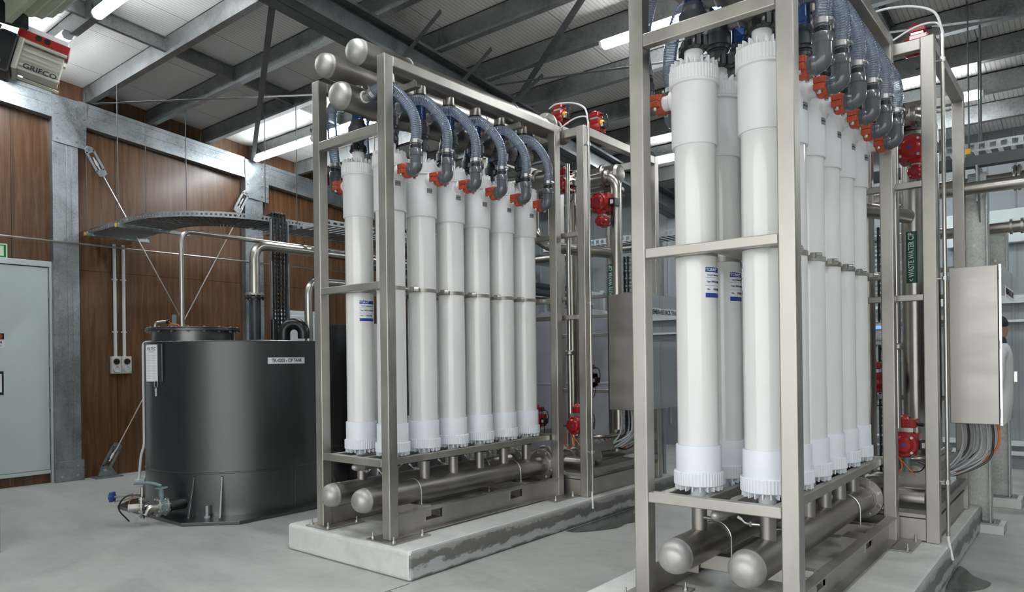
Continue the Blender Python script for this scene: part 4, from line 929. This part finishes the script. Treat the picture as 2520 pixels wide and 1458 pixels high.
# second and third tanks
def tank2():
    cx, cy, r = -3.46, 3.04, .93
    t = thing('chemical_tank', 'taller dark tank half hidden behind the left rack', 'tank', (cx, cy, 0))
    MB().lathe((cx, cy, 0), (0, 0, 1), [(.0, r), (.43, r), (.435, r+.006), (.44, r), (1.915, r), (1.92, r-.01), (1.92, 0)], 96).build('tank_wall', 'tank_black', t)
    for a in (-70, -50, -20, 40, 130, 220):
        d = Vector((math.cos(R(a)), math.sin(R(a)), 0)); n = Vector((-d.y, d.x, 0))*.010; c = Vector((cx, cy, 0))
        MB().prism([c+d*(r-.005), c+d*(r+.13), c+d*(r+.12)+Vector((0, 0, .05)), c+d*(r+.012)+Vector((0, 0, .42)), c+d*(r-.005)+Vector((0, 0, .43))], -n, n).build('gusset', 'tank_black', t)
    cx, cy, r = -2.15, 5.5, .75
    t = thing('chemical_tank', 'pale grey tank far behind the left rack', 'tank', (cx, cy, 0))
    MB().lathe((cx, cy, 0), (0, 0, 1), [(.0, r), (1.1, r), (1.11, r+.01), (1.13, r+.01), (1.14, r), (2.02, r), (2.15, r*.7), (2.2, .2), (2.2, 0)], 72).build('tank_wall', 'tank_pale', t)
tank2()
# bottom outlet of the CIP tank
def outlet():
    z = .150; c0 = Vector((-2.86, -.10, z)); d = Vector((-.08, -1, 0)).normalized(); L = -Vr
    t = thing('outlet_valve', 'teal handled outlet valve with stainless flanges at the foot of the black tank', 'valve', c0)
    MB().cyl(c0+Vector((0, .12, 0)), c0+d*.10, .052, 24).build('outlet_neck', 'tank_black', t)
    flange(t, c0+d*.10, d, .088, .018, 8, 'steel_frame'); 
    MB().cyl(c0+d*.118, c0+d*.170, .074, 24).build('valve_body', 'teal_paint', t)
    flange(t, c0+d*.172, d, .088, .018, 8, 'steel_frame')
    e = c0+d*.19
    MB().tube(fillet([e, e+d*.07, e+d*.12+L*-.02+Vector((0, 0, -.06))], .05, 8), .036, 20).build('drain_elbow', 'steel_bright', t)
    s = c0+d*.144+Vector((0, 0, .07)); MB().cyl(s, s+Vector((0, 0, .10)), .024, 12).build('valve_stem', 'teal_paint', t)
    h = s+Vector((0, 0, .10)); MB().lathe(h, (0, 0, 1), [(0, .055), (.006, .055)], 20).tube(bez([h+Vector((0, 0, .02)), h+L*.08+Vector((0, 0, .045)), h+L*.17+Vector((0, 0, .05)), h+L*.25+Vector((0, 0, .045))], 6), .014, 10).build('lever_handle', 'teal_paint', t)
    # branch with sensor
    f = e+L*.075+d*.05+Vector((0, 0, .012)); D2 = (L*.55+d*.8).normalized()
    t2 = thing('sample_valve', 'small stainless sampling branch with a blue knob beside the tank outlet', 'valve', f)
    MB().tube([c0+d*.144+L*.05, f], .03, 16).build('branch_pipe', 'steel_bright', t2)
    flange(t2, f, D2, .098, .018, 8, 'steel_frame'); MB().lathe(f, D2, [(-.02, .035), (.08, .037), (.115, .038), (.118, .034), (.118, 0)], 20).build('nozzle', 'steel_frame', t2)
    MB().lathe(f-D2*.006, D2, [(-.014, .06), (-.014, .104), (0, .104)], 32).build('gasket_ring', 'plastic_black', t2)
    g = f+Vector((0, 0, .115)); k = f+L*.25+Vector((0, 0, .095))
    MB().cyl(g, k, .010, 10).lathe(g.lerp(k, .35), L, [(0, .02), (.03, .02)], 6).cyl(f, g+Vector((0, 0, .01)), .011, 10).cyl(g+L*.02+Vector((0, 0, -.02)), k+Vector((0, 0, -.045)), .008, 8).cyl(f+Vector((0, 0, .10)), f+Vector((0, 0, .18)), .014, 10).build('fittings', 'bolt_steel', t2)
    kn = MB(); 
    kn.lathe(k, L, [(0, .018), (.008, .040), (.028, .043), (.045, .032), (.05, 0)], 12)
    for q in range(6):
        a = q*PI/3; u = L.cross(Vector((0, 0, 1))).normalized(); p = k+L*.022+(u*math.cos(a)+Vector((0, 0, 1))*math.sin(a))*.036; kn.lathe(p-L*.018, L, [(0, .006), (.006, .014), (.03, .014), (.036, .006)], 10)
    kn.build('blue_knob', 'valve_blue', t2)
    MB().tube(bez([g+Vector((0, 0, .0)), g+L*.07+Vector((0, 0, -.01)), g+L*.12+Vector((0, 0, -.08)), g+L*.03+d*.03+Vector((0, 0, -.12)), g-L*.03+Vector((0, 0, -.06))], 8), .0035, 6).build('orange_cable', 'cable_orange', t2)
    MB().tube(bez([g+L*-.02, g+L*.08+d*.06+Vector((0, 0, -.01)), g+L*.16+d*.05+Vector((0, 0, -.12)), f+L*.12+Vector((0, 0, -.13))], 8), .007, 6).build('black_cable', 'plastic_black', t2)
outlet()

# ================================================================== left wall fittings
o = thing('exit_sign', 'green running man exit sign above the grey door', 'sign', (-6.335, -.62, 2.84))
pn = MB().box(-6.34, -6.328, -.80, -.452, 2.753, 2.933).build('sign_panel', 'exit_glow', o, .004)
MB().box(-6.328, -6.3265, -.785, -.467, 2.768, 2.918).build('green_field', 'exit_green', pn)
MB().box(-6.3265, -6.326, -.545, -.49, 2.785, 2.905).build('door_shape', 'exit_glow', pn)
m = MB()
for a, b_, w_ in (((-.60, 2.885), (-.600, 2.8849), .024), ((-.61, 2.868), (-.635, 2.82), .024), ((-.635, 2.825), (-.60, 2.80), .016), ((-.60, 2.80), (-.605, 2.775), .014), ((-.64, 2.822), (-.655, 2.79), .016), ((-.655, 2.79), (-.69, 2.785), .013), ((-.615, 2.86), (-.58, 2.845), .010), ((-.62, 2.862), (-.655, 2.85), .010), ((-.655, 2.85), (-.66, 2.825), .010)):
    if a[1]-b_[1] < .001: m.lathe((-6.3262, a[0]+.002, a[1]+.008), (1, 0, 0), [(0, .012), (.0006, .012)], 14)
    else: m.bar((-6.326, a[0], a[1]), (-6.326, b_[0], b_[1]), w_, .0008, (1, 0, 0))
m.build('running_figure', 'exit_glow', pn)
tag(MB().cyl((-6.19, -1.5, 3.005), (-6.19, 4.6, 3.012), .012, 12).build('wall_conduit', 'steel_bright'), 'thin horizontal steel conduit crossing the plywood wall above the door', 'conduit')
for y, lb in ((.753, 'left one'), (.866, 'right one')):
    o = thing('vertical_conduit', 'pale plastic conduit dropping to the socket boxes, '+lb, 'conduit', (-6.315, y, 1.57), 'pale vertical conduits')
    MB().cyl((-6.315, y, 1.57), (-6.315, y, 3.07), .021, 14).build('conduit_pipe', 'conduit_grey', o)
    for z in (1.9, 2.15, 2.6, 3.0)[::2]: MB().box(-6.338, -6.31, y-.034, y+.034, z-.008, z+.008).build('saddle_clip', 'conduit_grey', o)
for y0, lb in ((.685, 'left'), (.817, 'right')):
    o = thing('socket_box', 'grey industrial switched socket below the conduits, the %s one' % lb, 'socket', (-6.33, y0+.064, 1.34), 'switched sockets')
    MB().box(-6.338, -6.27, y0, y0+.127, 1.341, 1.573).build('box_body', 'box_grey', o, .010)
    MB().lathe((-6.27, y0+.064, 1.505), (1, 0, 0), [(0, .040), (.018, .036), (.02, .0)], 24).build('rotary_switch', 'plastic_black', o)
    MB().box(-6.250, -6.240, y0+.056, y0+.072, 1.475, 1.535).build('switch_grip', 'plastic_black', o)
    s = MB().lathe((-6.27, y0+.064, 1.405), (1, 0, 0), [(0, .046), (.022, .044), (.022, .034), (.012, .034), (.012, 0)], 24).build('socket_ring', 'conduit_grey', o)
    for a in (90, 210, 330): MB().bar((-6.257, y0+.064+.018*math.cos(R(a)), 1.405+.018*math.sin(R(a))), (-6.257, y0+.064+.018*math.cos(R(a)), 1.413+.018*math.sin(R(a))), .003, .002, (1, 0, 0)).build('pin_slot', 'plastic_black', s)
o = thing('wall_cabinet', 'pale electrical cabinet on the plywood wall behind the gooseneck vent', 'cabinet', (-6.2, 3.4, 1.0))
MB().box(-6.338, -6.05, 3.08, 3.95, .9, 2.29).build('cabinet_body', 'cabinet_white', o, .006); MB().box(-6.05, -6.04, 3.10, 3.93, .92, 2.21).build('door', 'cabinet_white', o, .004)

# ================================================================== cable trays
def tray_rail(m, pts, z0, z1, slot=.05):
    for a, b_ in zip(pts, pts[1:]):
        a = Vector((*a, 0)); b_ = Vector((*b_, 0)); zz = (z1-z0)
        for q0, q1 in ((0, .28), (.66, 1)): m.bar(a+Vector((0, 0, z0+zz*(q0+q1)/2)), b_+Vector((0, 0, z0+zz*(q0+q1)/2)), .003, zz*(q1-q0))
        L = (b_-a).length; k = max(1, int(L/slot)); d = (b_-a)/k
        for i in range(k): m.bar(a+d*i+Vector((0, 0, z0+zz*.47)), a+d*(i+.45)+Vector((0, 0, z0+zz*.47)), .003, zz*.4)
o = thing('cable_tray', 'curved galvanised cable tray hanging above the black tank', 'cable tray', (-5.2, .75, 3.17))
inner, outer = [], []
for k in range(13):
    a = R(-90+90*k/12); outer.append((-5.12+1.2*math.cos(a), 1.65+1.2*math.sin(a))); inner.append((-5.12+.6*math.cos(a), 1.65+.6*math.sin(a)))
outer = [(-6.3, .45)]+outer+[(-3.92, 4.9)]; inner = [(-6.3, 1.05)]+inner+[(-4.52, 4.9)]
m = MB(); tray_rail(m, outer, 3.17, 3.235); tray_rail(m, inner, 3.17, 3.235); m.build('side_rail', 'galvanised', o)
m = MB()
for k in range(17): x = -6.27+.07*k; m.box(x, x+.042, .45, 1.05, 3.168, 3.172)
for k in range(1, 26): a = R(-90+90*k/26); c, s = math.cos(a), math.sin(a); m.bar((-5.12+.6*c, 1.65+.6*s, 3.17), (-5.12+1.2*c, 1.65+1.2*s, 3.17), .034, .004)
for k in range(46): y = 1.68+.07*k; m.box(-4.52, -3.92, y, y+.042, 3.168, 3.172)
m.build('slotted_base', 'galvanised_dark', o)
m = MB(); 
for k in range(7): q = .08*k-.24; m.tube(bez([(-6.2, .75-q, 3.19), (-5.2, .75-q, 3.19), (-5.12+(.9+q)*.7, 1.65-(.9+q)*.7, 3.19), (-4.22+q, 1.75, 3.19), (-4.22+q, 4.8, 3.19)], 8), .012, 6)
m.build('tray_cables', 'plastic_black', o)
for x0, y0, x1, y1, lb in ((-6.22, .36, -6.22, 1.16, 'nearest the wall'), (-5.33, .38, -5.33, 1.28, 'in the middle'), (-4.60, 1.92, -3.84, 1.92, 'over the vertical tray')):
    o = thing('strut_channel', 'galvanised strut channel under the curved tray, '+lb, 'strut', (x0, y0, 3.13), 'struts under the curved tray')
    MB().bar((x0, y0, 3.145), (x1, y1, 3.145), .042, .040).build('channel', 'galvanised', o)
    MB().bar((x0, y0-.004, 3.146), (x0+(.004 if x1 > x0 else 0), y0, 3.146), .046, .046).build('orange_cap', 'yellow', o)
    for e, (x, y) in enumerate(((x0+(.03 if x1 > x0 else 0), y0+(.03 if y1 > y0 else 0)), (x1-(.03 if x1 > x0 else 0), y1-(.03 if y1 > y0 else 0)))):
        yp = min((.40, 1.2, 1.98, 2.75), key=lambda v: abs(v-y)); MB().cyl((x, y, 3.12), (x, y, roofz(y)-.10), .0055, 8).build('hanger_rod', 'rod_dark', o)
        MB().lathe((x, y, 3.165), (0, 0, 1), [(0, .012), (.012, .012)], 6).build('nut', 'bolt_steel', o)
o = thing('cable_tray', 'straight cable tray continuing right behind the left rack', 'cable tray', (-3.6, 1.95, 3.12))
m = MB(); tray_rail(m, [(-3.38, 1.95), (-3.38, 5.2)], 3.12, 3.19, .10); tray_rail(m, [(-3.80, 1.95), (-3.80, 5.2)], 3.12, 3.19, .10); m.build('side_rail', 'galvanised', o)
m = MB()
for k in range(32): y = 1.97+.10*k; m.box(-3.80, -3.38, y, y+.05, 3.118, 3.122)
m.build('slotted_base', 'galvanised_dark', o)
MB().box(-3.378, -3.372, 1.95, 1.99, 3.13, 3.18).build('orange_cap', 'yellow', o)
for y in (2.75, 4.4):
    for x in (-3.37, -3.81): MB().cyl((x, y, 3.12), (x, y, roofz(y)-.20), .0055, 8).build('hanger_rod', 'rod_dark', o)
o = thing('vertical_cable_tray', 'vertical slotted cable tray full of black cables behind the tank', 'cable tray', (-3.93, 1.69, .1))
for y in (1.575, 1.795):
    m = MB().box(-3.935, -3.885, y-.003, y+.003, .1, 3.2)
    m.box(-3.888, -3.885, y-(.016 if y < 1.7 else 0)-.0, y+(.016 if y > 1.7 else 0), .1, 3.2); m.build('side_rail', 'galvanised', o)
m = MB()
for k in range(62): z = .12+.05*k; m.box(-3.936, -3.932, 1.578, 1.792, z, z+.024)
for y in (1.61, 1.685, 1.76): m.box(-3.936, -3.932, y-.006, y+.006, .1, 3.2)
m.build('slotted_back', 'galvanised', o)
for k in range(5):
    y = 1.600+.042*k; MB().tube(bez([(-3.90, y, .15), (-3.905+.006*(k % 2), y+.003, 1.2), (-3.90, y-.003, 2.2), (-3.90, y, 3.18), (-3.95, y, 3.27), (-4.2, y, 3.22)], 6), .0105, 8).build('cable', 'plastic_black', o)

# pipes seen in the gap between the left rack posts
for k, (z, r, mm) in enumerate(((2.62, .05, 'pvc_midgrey'), (2.49, .05, 'pvc_midgrey'), (2.36, .045, 'pvc_midgrey'), (2.98, .03, 'steel_dark'), (3.06, .022, 'steel_bright'))):
    tag(MB().cyl((-3.0+.16*(k % 3), 2.3+.2*k, z), (-3.0+.16*(k % 3)+.02, 6.5, z), r, 20).build('service_pipe', mm), 'horizontal pipe run behind the left rack, %s' % ('thick grey one on top', 'thick grey one in the middle', 'thick grey one below with an open end', 'dark stainless one under the tray', 'thin polished one under the tray')[k], 'pipe', 'pipe runs beyond the tanks')
tag(MB().cyl((-4.2, 5.2, 2.95), (-.6, 5.2, 2.95), .06, 20).cyl((-2.4, 5.2, 2.95), (-2.4, 5.2, roofz(5.2)-.2), .006, 8).build('service_pipe', 'steel_dark'), 'dark crosswise pipe high behind the left rack', 'pipe', 'pipe runs beyond the tanks')

# far side steel bracing, back area
for a, b_, lb in (((-4.6, 7.45, 1.0), (-3.3, 7.45, 3.2), 'rising to the right'), ((-4.6, 7.5, 3.2), (-3.3, 7.5, 1.0), 'falling to the right')):
    tag(MB().bar(a, b_, .10, .05, (0, 1, 0)).build('wall_brace', 'galvanised'), 'galvanised cross brace against the far wall, '+lb, 'brace', 'cross braces on the far wall')
o = thing('rack_shelf', 'white framed shelving far behind the left rack', 'shelf', (-3.2, 6.6, 0))
for x in (-3.75, -2.6):
    for y in (6.2, 6.9): MB().box(x, x+.06, y, y+.06, 0, 2.6).build('upright', 'cabinet_white', o)
for z in (.9, 1.7, 2.5): MB().box(-3.75, -2.54, 6.2, 6.96, z, z+.06).build('shelf_board', 'cabinet_white', o)
o = thing('air_blower', 'dark machine standing on the far shelving', 'machine', (-3.2, 6.5, 1.0)); MB().lathe((-3.45, 6.5, 1.16), (1, 0, 0), [(0, .10), (.05, .17), (.4, .17), (.45, .1)], 20).build('motor', 'plastic_black', o); MB().box(-3.4, -3.05, 6.4, 6.62, .96, 1.02).build('foot', 'plastic_black', o)

# overhead services on the right
tag(MB().box(2.2, 8.9, 3.66, 3.76, 3.005, 3.09).build('support_beam', 'rod_dark'), 'dark horizontal beam carrying the overhead pipes at the right', 'beam')
for k, (y, z, r, mm) in enumerate(((3.56, 2.805, .050, 'steel_bright'), (4.25, 2.98, .055, 'steel_dark'), (4.05, 2.88, .028, 'steel_bright'), (4.5, 2.60, .05, 'steel_dark'), (3.95, 3.10, .03, 'steel_bright'))):
    o = thing('overhead_pipe', 'horizontal stainless pipe at the upper right, %s' % ('thick bright one crossing the column top', 'dark one with a bolted flange', 'thin one between the thick pipes', 'low dark one with a clamp', 'thin one just under the tray')[k], 'pipe', (2.2, y, z), 'overhead pipes at the right')
    MB().cyl((1.6, y, z), (8.5, y, z), r, 24).build('pipe_wall', mm, o)
    if k == 1: flange(o, (3.27, y, z), (1, 0, 0), .11, .02, 8); flange(o, (3.30, y, z), (1, 0, 0), .11, .02, 8)
    if k == 3: 
        for x in (3.22, 3.30): MB().lathe((x, y, z), (1, 0, 0), [(0, r), (0, r+.02), (.02, r+.02), (.02, r)], 20).build('clamp_ring', 'steel_frame', o)
o = thing('pipe_bracket', 'galvanised bracket plate on top of the speckled column', 'bracket', (3.06, 3.7, 2.8))
MB().box(2.985, 3.115, 3.78, 3.80, 2.80, 2.97).box(3.06, 3.075, 3.60, 3.80, 2.70, 3.0).build('plate', 'galvanised', o, .003); MB().prism([(3.07, 3.60, 2.72), (3.07, 3.74, 2.72), (3.07, 3.74, 2.55)], (0, 0, 0), (.008, 0, 0)).build('gusset', 'galvanised', o)
def ladder_tray(lab, x0, x1, y0, y1, z, nrod=()):
    o = thing('cable_tray', lab, 'cable tray', (x0, y0, z)); 
    for y in (y0, y1):
        m = MB().box(x0, x1, y-.002, y+.002, z, z+.018).box(x0, x1, y-.002, y+.002, z+.062, z+.08)
        k = int((x1-x0)/.08)
        for i in range(k): m.box(x0+.08*i, x0+.08*i+.035, y-.002, y+.002, z+.018, z+.062)
        m.build('side_rail', 'galvanised', o)
    m = MB()
    for i in range(int((x1-x0)/.09)): m.box(x0+.09*i, x0+.09*i+.05, y0, y1, z-.002, z+.002)
    m.build('slotted_base', 'galvanised_dark', o)
    return o
ladder_tray('galvanised cable tray high at the right edge', 2.75, 8.8, 4.2, 4.75, 3.25)
ladder_tray('galvanised cable tray seen between the two racks far back', -2.5, 2.6, 5.2, 5.6, 3.05)
for x, y0, y1 in ((2.955, 4.05, 4.95), (5.4, 4.05, 4.95)):
    o = thing('strut_channel', 'galvanised strut with orange cap under the right tray, %s' % ('visible at its end' if x < 3 else 'further right'), 'strut', (x, y0, 3.2), 'struts under the right tray')
    MB().box(x-.02, x+.02, y0, y1, 3.205, 3.246).build('channel', 'galvanised', o); MB().box(x-.022, x+.022, y0-.006, y0+.03, 3.203, 3.249).build('orange_cap', 'yellow', o)
    for y in (y0+.12, y1-.05): MB().cyl((x, y, 3.2), (x, y, roofz(y)-.10), .0065, 8).build('hanger_rod', 'rod_dark', o)
tag(MB().cyl((3.02, 4.42, 3.34), (3.02, 4.42, 4.62), .009, 8).build('hanger_rod', 'rod_dark'), 'second dark hanger rod beside the right tray', 'rod')

# wall of slotted trays and controller behind the right rack
for q, X in enumerate(RX):
    o = thing('slotted_tray_panel', 'vertical slotted galvanised tray panel behind the %s' % RN[q], 'cable tray', (X-.42, 4.3, .3), 'vertical tray panels')
    for x in (X-.75, X-.14): MB().box(x, x+.02, 4.30, 4.36, 0, 2.75).build('side_rail', 'galvanised', o)
    m = MB()
    for k in range(26):
        z = .33+.092*k; m.box(X-.73, X-.14, 4.335, 4.338, z, z+.016).box(X-.73, X-.14, 4.335, 4.338, z+.044, z+.072)
        for j in range(13): m.box(X-.725+.046*j, X-.707+.046*j, 4.335, 4.338, z+.016, z+.044)
    m.build('slotted_plate', 'galvanised', o)
    for k in range(3): MB().tube([(X-.68+.05*k, 4.32, .3), (X-.68+.05*k, 4.32, 2.7)], .011, 8).build('cable', 'plastic_black', o)
o = thing('flow_controller', 'small grey controller with blue display behind the right rack', 'controller', (2.37, 3.35, 1.5))
MB().box(2.29, 2.46, 3.36, 3.42, 1.55, 1.73).build('case', 'conduit_grey', o, .006); MB().box(2.32, 2.40, 3.355, 3.36, 1.685, 1.71).build('display', 'blue_screen', o)
for dx, z in ((-.035, 1.655), (.03, 1.655), (0, 1.635), (-.035, 1.615), (.03, 1.615)): MB().lathe((2.365+dx, 3.36, z), (0, -1, 0), [(0, .008), (.005, .006)], 10).build('key', 'label_white', o)
MB().box(2.29, 2.46, 3.358, 3.36, 1.672, 1.677).build('blue_line', 'label_blue', o); text('STFlow', .026, 'label_dark', o, (2.38, 3.3585, 1.585), (1, 0, 0), (0, 0, 1))
MB().tube(bez([(2.36, 3.38, 1.55), (2.33, 3.36, 1.47), (2.37, 3.35, 1.38), (2.42, 3.36, 1.46), (2.38, 3.37, 1.54)], 8), .006, 6).build('cable', 'plastic_black', o)
MB().box(2.30, 2.33, 3.36, 3.42, .3, 2.6).build('mounting_post', 'galvanised', o)

# ================================================================== roller door above the opening
def roller():
    y, z, r = -1.33, 4.46, .27
    t = thing('roller_door', 'rolled up green grey roller door curtain at the top left corner', 'roller door', (2.5, y, z))
    prof = []
    m = MB(); n = 40; x0, x1 = -2.62, 7.4
    pr = [(y+(r+.008*math.cos(k*PI))*math.cos(2*PI*k/n), z+(r+.008*math.cos(k*PI))*math.sin(2*PI*k/n)) for k in range(n)]
    vs = [(x0, a, b_) for a, b_ in pr]+[(x1, a, b_) for a, b_ in pr]
    m.add(vs, [(i, (i+1) % n, n+(i+1) % n, n+i) for i in range(n)]+[tuple(range(n))[::-1], tuple(range(n, 2*n))]); m.build('rolled_curtain', 'curtain', t)
    MB().prism([(0, y-.16, z-r-.10), (0, y-.12, z-r-.10), (0, y-.12, z-.1), (0, y-.16, z-.1)], (x0, 0, 0), (x1, 0, 0)).build('bottom_rail', 'curtain', t)
    MB().lathe((x0-.03, y, z), (1, 0, 0), [(0, .05), (.0, .20), (.03, .20)], 32).build('end_drum', 'curtain', t)
    MB().box(x0-.12, x0-.08, -1.6, y+.02, 4.12, 4.75).build('end_bracket', 'plastic_black', t, .004)
    for x in (-2.94,): MB().box(x, x+.09, -1.6, -1.5, 0, 3.95).build('guide_rail', 'galvanised', t)
    # motor
    mx, my, mz = -2.86, -1.05, 3.86
    t = thing('roller_door_motor', 'cast roller door motor with red control box at the top left', 'motor', (mx, my, mz))
    A = Vector((.28, .93, -.24)).normalized(); c = Vector((-2.98, -1.38, 3.98))+A*.085; up = (Vector((0, 0, 1))-A*A.z).normalized(); s = A.cross(up)
    b = MB(); n = 48; L = .29; vs = []
    for k in range(n):
        a = 2*PI*k/n; ca, sa = math.cos(a), math.sin(a); q = .118/max(abs(ca), abs(sa))**.55*(1.0 if k % 3 else .93); vs.append((ca*q, sa*q))
    b.add([c+s*a+up*d for a, d in vs]+[c+A*L+s*a+up*d for a, d in vs], [(i, (i+1) % n, n+(i+1) % n, n+i) for i in range(n)]+[tuple(range(n))[::-1], tuple(range(n, 2*n))])
    b.build('finned_body', 'motor_cast', t)
    MB().prism([c+s*-.15+up*-.14, c+s*.15+up*-.14, c+s*.15+up*.13, c+s*-.15+up*.13], -A*.03, A*.012).build('mounting_face', 'motor_cast', t, .012)
    for e in (-1, 1):
        for g in (-1, 1): MB().cyl(c+A*.0+s*e*.125+up*g*.115, c+A*(L+.015)+s*e*.125+up*g*.115, .014, 10).build('tie_bolt', 'motor_cast', t)
    bx = MB().bar(c-A*.05+up*.178, c+A*.31+up*.178, .20, .075, up); bx.build('red_control_box', 'actuator_red', t, .006)
    MB().bar(c-A*.02+up*.238, c+A*.29+up*.238, .17, .045, up).build('clear_cover', 'label_white', t, .004)
    for e in (.09, .15): MB().lathe(c+A*e+s*.1005+up*.185, s, [(0, .024), (.003, .024)], 18).build('cable_entry', 'plastic_black', t)
    for e in ((1,) if s.dot(CAM-c) > 0 else (-1,)): text('GRIFCO', .055, 'text_black', t, c+A*.16+s*e*.134+up*-.085, (A if (A.cross(up)).dot(s*e) > 0 else -A), up, sx=1.2)
    MB().bar(c-A*.16+up*-.02, c-A*.03+up*-.02, .26, .34, up).build('gear_housing', 'plastic_black', t, .02)
    MB().cyl(c-A*.16+s*0+up*.10, c-A*.22+up*.10, .11, 24).build('chain_wheel', 'plastic_black', t)
    MB().lathe(c-A*.22+up*.10, -A, [(0, .05), (.03, .045), (.03, 0)], 20).build('shaft_end', 'bolt_steel', t)
    for k in range(6): q = c-A*.05+s*.14+up*-.13; MB().lathe(q-A*(.05+.028*k), -A, [(0, .016), (.006, .034), (.018, .034), (.024, .016)], 16).build('spring_coil', 'motor_cast', t)
    MB().tube(bez([c-A*.02+up*.24, c-A*.04+up*.36+s*.01, c-A*.03+up*.5], 8), .016, 8).build('drive_chain', 'plastic_black', t)
roller()

# ================================================================== person in white coveralls, standing behind the right cabinet and mirrored in its door
def person():
    px, py = 3.60, 5.55
    t = thing('person', 'person in white coveralls and dark beanie, seen mirrored in the far right cabinet door', 'person', (px, py, 0))
    t.rotation_euler = (0, 0, 0)
    def skin(name, verts, edges, radii, m, sub=2, root=0):
        me = bpy.data.meshes.new(name); me.from_pydata([Vector(v) for v in verts], edges, []); me.materials.append(MT[m])
        o = bpy.data.objects.new(name, me); COL.objects.link(o); o.parent = t
        s = o.modifiers.new('skin', 'SKIN'); s.use_smooth_shade = True
        for i, r in enumerate(radii): me.skin_vertices[0].data[i].radius = r if isinstance(r, tuple) else (r, r)
        me.skin_vertices[0].data[root].use_root = True
        u = o.modifiers.new('sub', 'SUBSURF'); u.levels = sub; u.render_levels = sub
        return o
    # body and clothes, facing -x / -y
    V_ = [(0, 0, .98), (0, 0, 1.15), (0, 0, 1.36), (0, 0, 1.50), (0, 0, 1.575),
          (.10, 0, .92), (.115, -.01, .50), (.12, .01, .10), (.12, -.10, .045),
          (-.10, 0, .92), (-.115, -.02, .50), (-.12, -.0, .10), (-.12, -.11, .045),
          (.19, 0, 1.46), (.245, .01, 1.17), (.235, -.09, .95),
          (-.19, 0, 1.46), (-.245, .01, 1.17), (-.235, -.09, .95)]
    E_ = [(0, 1), (1, 2), (2, 3), (3, 4), (0, 5), (5, 6), (6, 7), (7, 8), (0, 9), (9, 10), (10, 11), (11, 12), (3, 13), (13, 14), (14, 15), (3, 16), (16, 17), (17, 18)]
    Rr = [(.165, .13), (.16, .125), (.185, .13), (.13, .10), (.062, .062), (.105, .105), (.078, .08), (.06, .065), (.048, .035), (.105, .105), (.078, .08), (.06, .065), (.048, .035), (.075, .075), (.056, .056), (.045, .045), (.075, .075), (.056, .056), (.045, .045)]
    skin('coverall_body', V_, E_, Rr, 'suit_cloth')
    for s_ in (1, -1):
        b = Vector((.235*s_, -.115, .91)); vs = [b, b+Vector((0, -.02, -.05))]; es = [(0, 1)]; rr = [(.030, .020), (.038, .018)]
        for k, (dx, ln) in enumerate(((-.028, .068), (-.010, .078), (.009, .074), (.027, .058))):
            i = len(vs); vs += [b+Vector((dx, -.03, -.085)), b+Vector((dx, -.045, -.085-ln*.5)), b+Vector((dx, -.038, -.085-ln))]; es += [(1, i), (i, i+1), (i+1, i+2)]; rr += [.0095, .0085, .007]
        i = len(vs); vs += [b+Vector((-.030*s_, -.03, -.04)), b+Vector((-.045*s_, -.05, -.075))]; es += [(1, i), (i, i+1)]; rr += [.011, .008]
        skin('hand', vs, es, rr, 'skin', 2)
    # head with face
    h = MB(); n, k_ = 28, 20; hc = Vector((0, -.015, 1.70)); vs = []
    for i in range(k_+1):
        ph = PI*i/k_; 
        for j in range(n):
            th = 2*PI*j/n; x = math.sin(ph)*math.cos(th); y = math.sin(ph)*math.sin(th); z = math.cos(ph)
            w_ = .076*(1-.18*max(0, -z)); d = .098*(1-.12*max(0, -z)); p = Vector((x*w_, y*d, z*.122))
            f = -y
            if f > 0:
                p.y -= .028*math.exp(-((x*w_)/.012)**2-((p.z+.012)/.026)**2)                       # nose
                p.y += .012*math.exp(-((abs(x*w_)-.031)/.013)**2-((p.z-.012)/.014)**2)             # eye sockets
                p.y -= .007*math.exp(-((x*w_)/.024)**2-((p.z+.058)/.010)**2)                       # lips
                p.y -= .010*math.exp(-((x*w_)/.022)**2-((p.z+.100)/.016)**2)                       # chin
            vs.append(hc+p)
    fs = [(i*n+j, i*n+(j+1) % n, (i+1)*n+(j+1) % n, (i+1)*n+j) for i in range(k_) for j in range(n)]
    off = Vector((px, py, 0))
    def loc(o):                                      # parts built about the origin of the person
        return o
    h.add([v+off for v in vs], fs, True)
    for s_ in (1, -1): h.lathe(off+hc+Vector((s_*.074, .005, -.005)), (s_, .2, 0), [(0, .012), (.006, .026), (.014, .028), (.018, .016)], 14)
    h.build('head', 'skin', t)
    for s_ in (1, -1): MB().lathe(off+hc+Vector((s_*.031, -.078, .012)), (0, -1, 0), [(-.01, .012), (0, .011), (.006, .006), (.008, 0)], 14).build('eye', 'label_white', t)
    b = MB(); b.lathe(off+hc+Vector((0, .004, .030)), (0, -.12, 1), [(0, .088), (.02, .099), (.05, .099), (.09, .084), (.115, .055), (.128, .02), (.13, 0)], 32); b.build('beanie', 'beanie', t)
    MB().lathe(off+Vector((0, -.012, 1.545)), (0, -.15, 1), [(0, .082), (.03, .086), (.07, .080), (.085, .074)], 28).build('neck_gaiter', 'beanie', t)
    for s_ in (1, -1): MB().box(px+s_*.12-.05, px+s_*.12+.05, py-.20, py+.08, 0, .08).build('boot', 'rubber_black', t, .025)
    t.rotation_euler = (0, 0, R(90))
person()

o = thing('floor_drain', 'dark slotted drain grate set in the floor at the right edge', 'drain', (3.6, 5.5, 0))
MB().box(3.20, 6.0, 5.40, 5.62, 0, .004).build('channel', 'plastic_black', o)
m = MB()
for k in range(56): m.box(3.20+.05*k, 3.212+.05*k, 5.40, 5.62, .003, .007)
m.build('grate_bars', 'rod_dark', o)
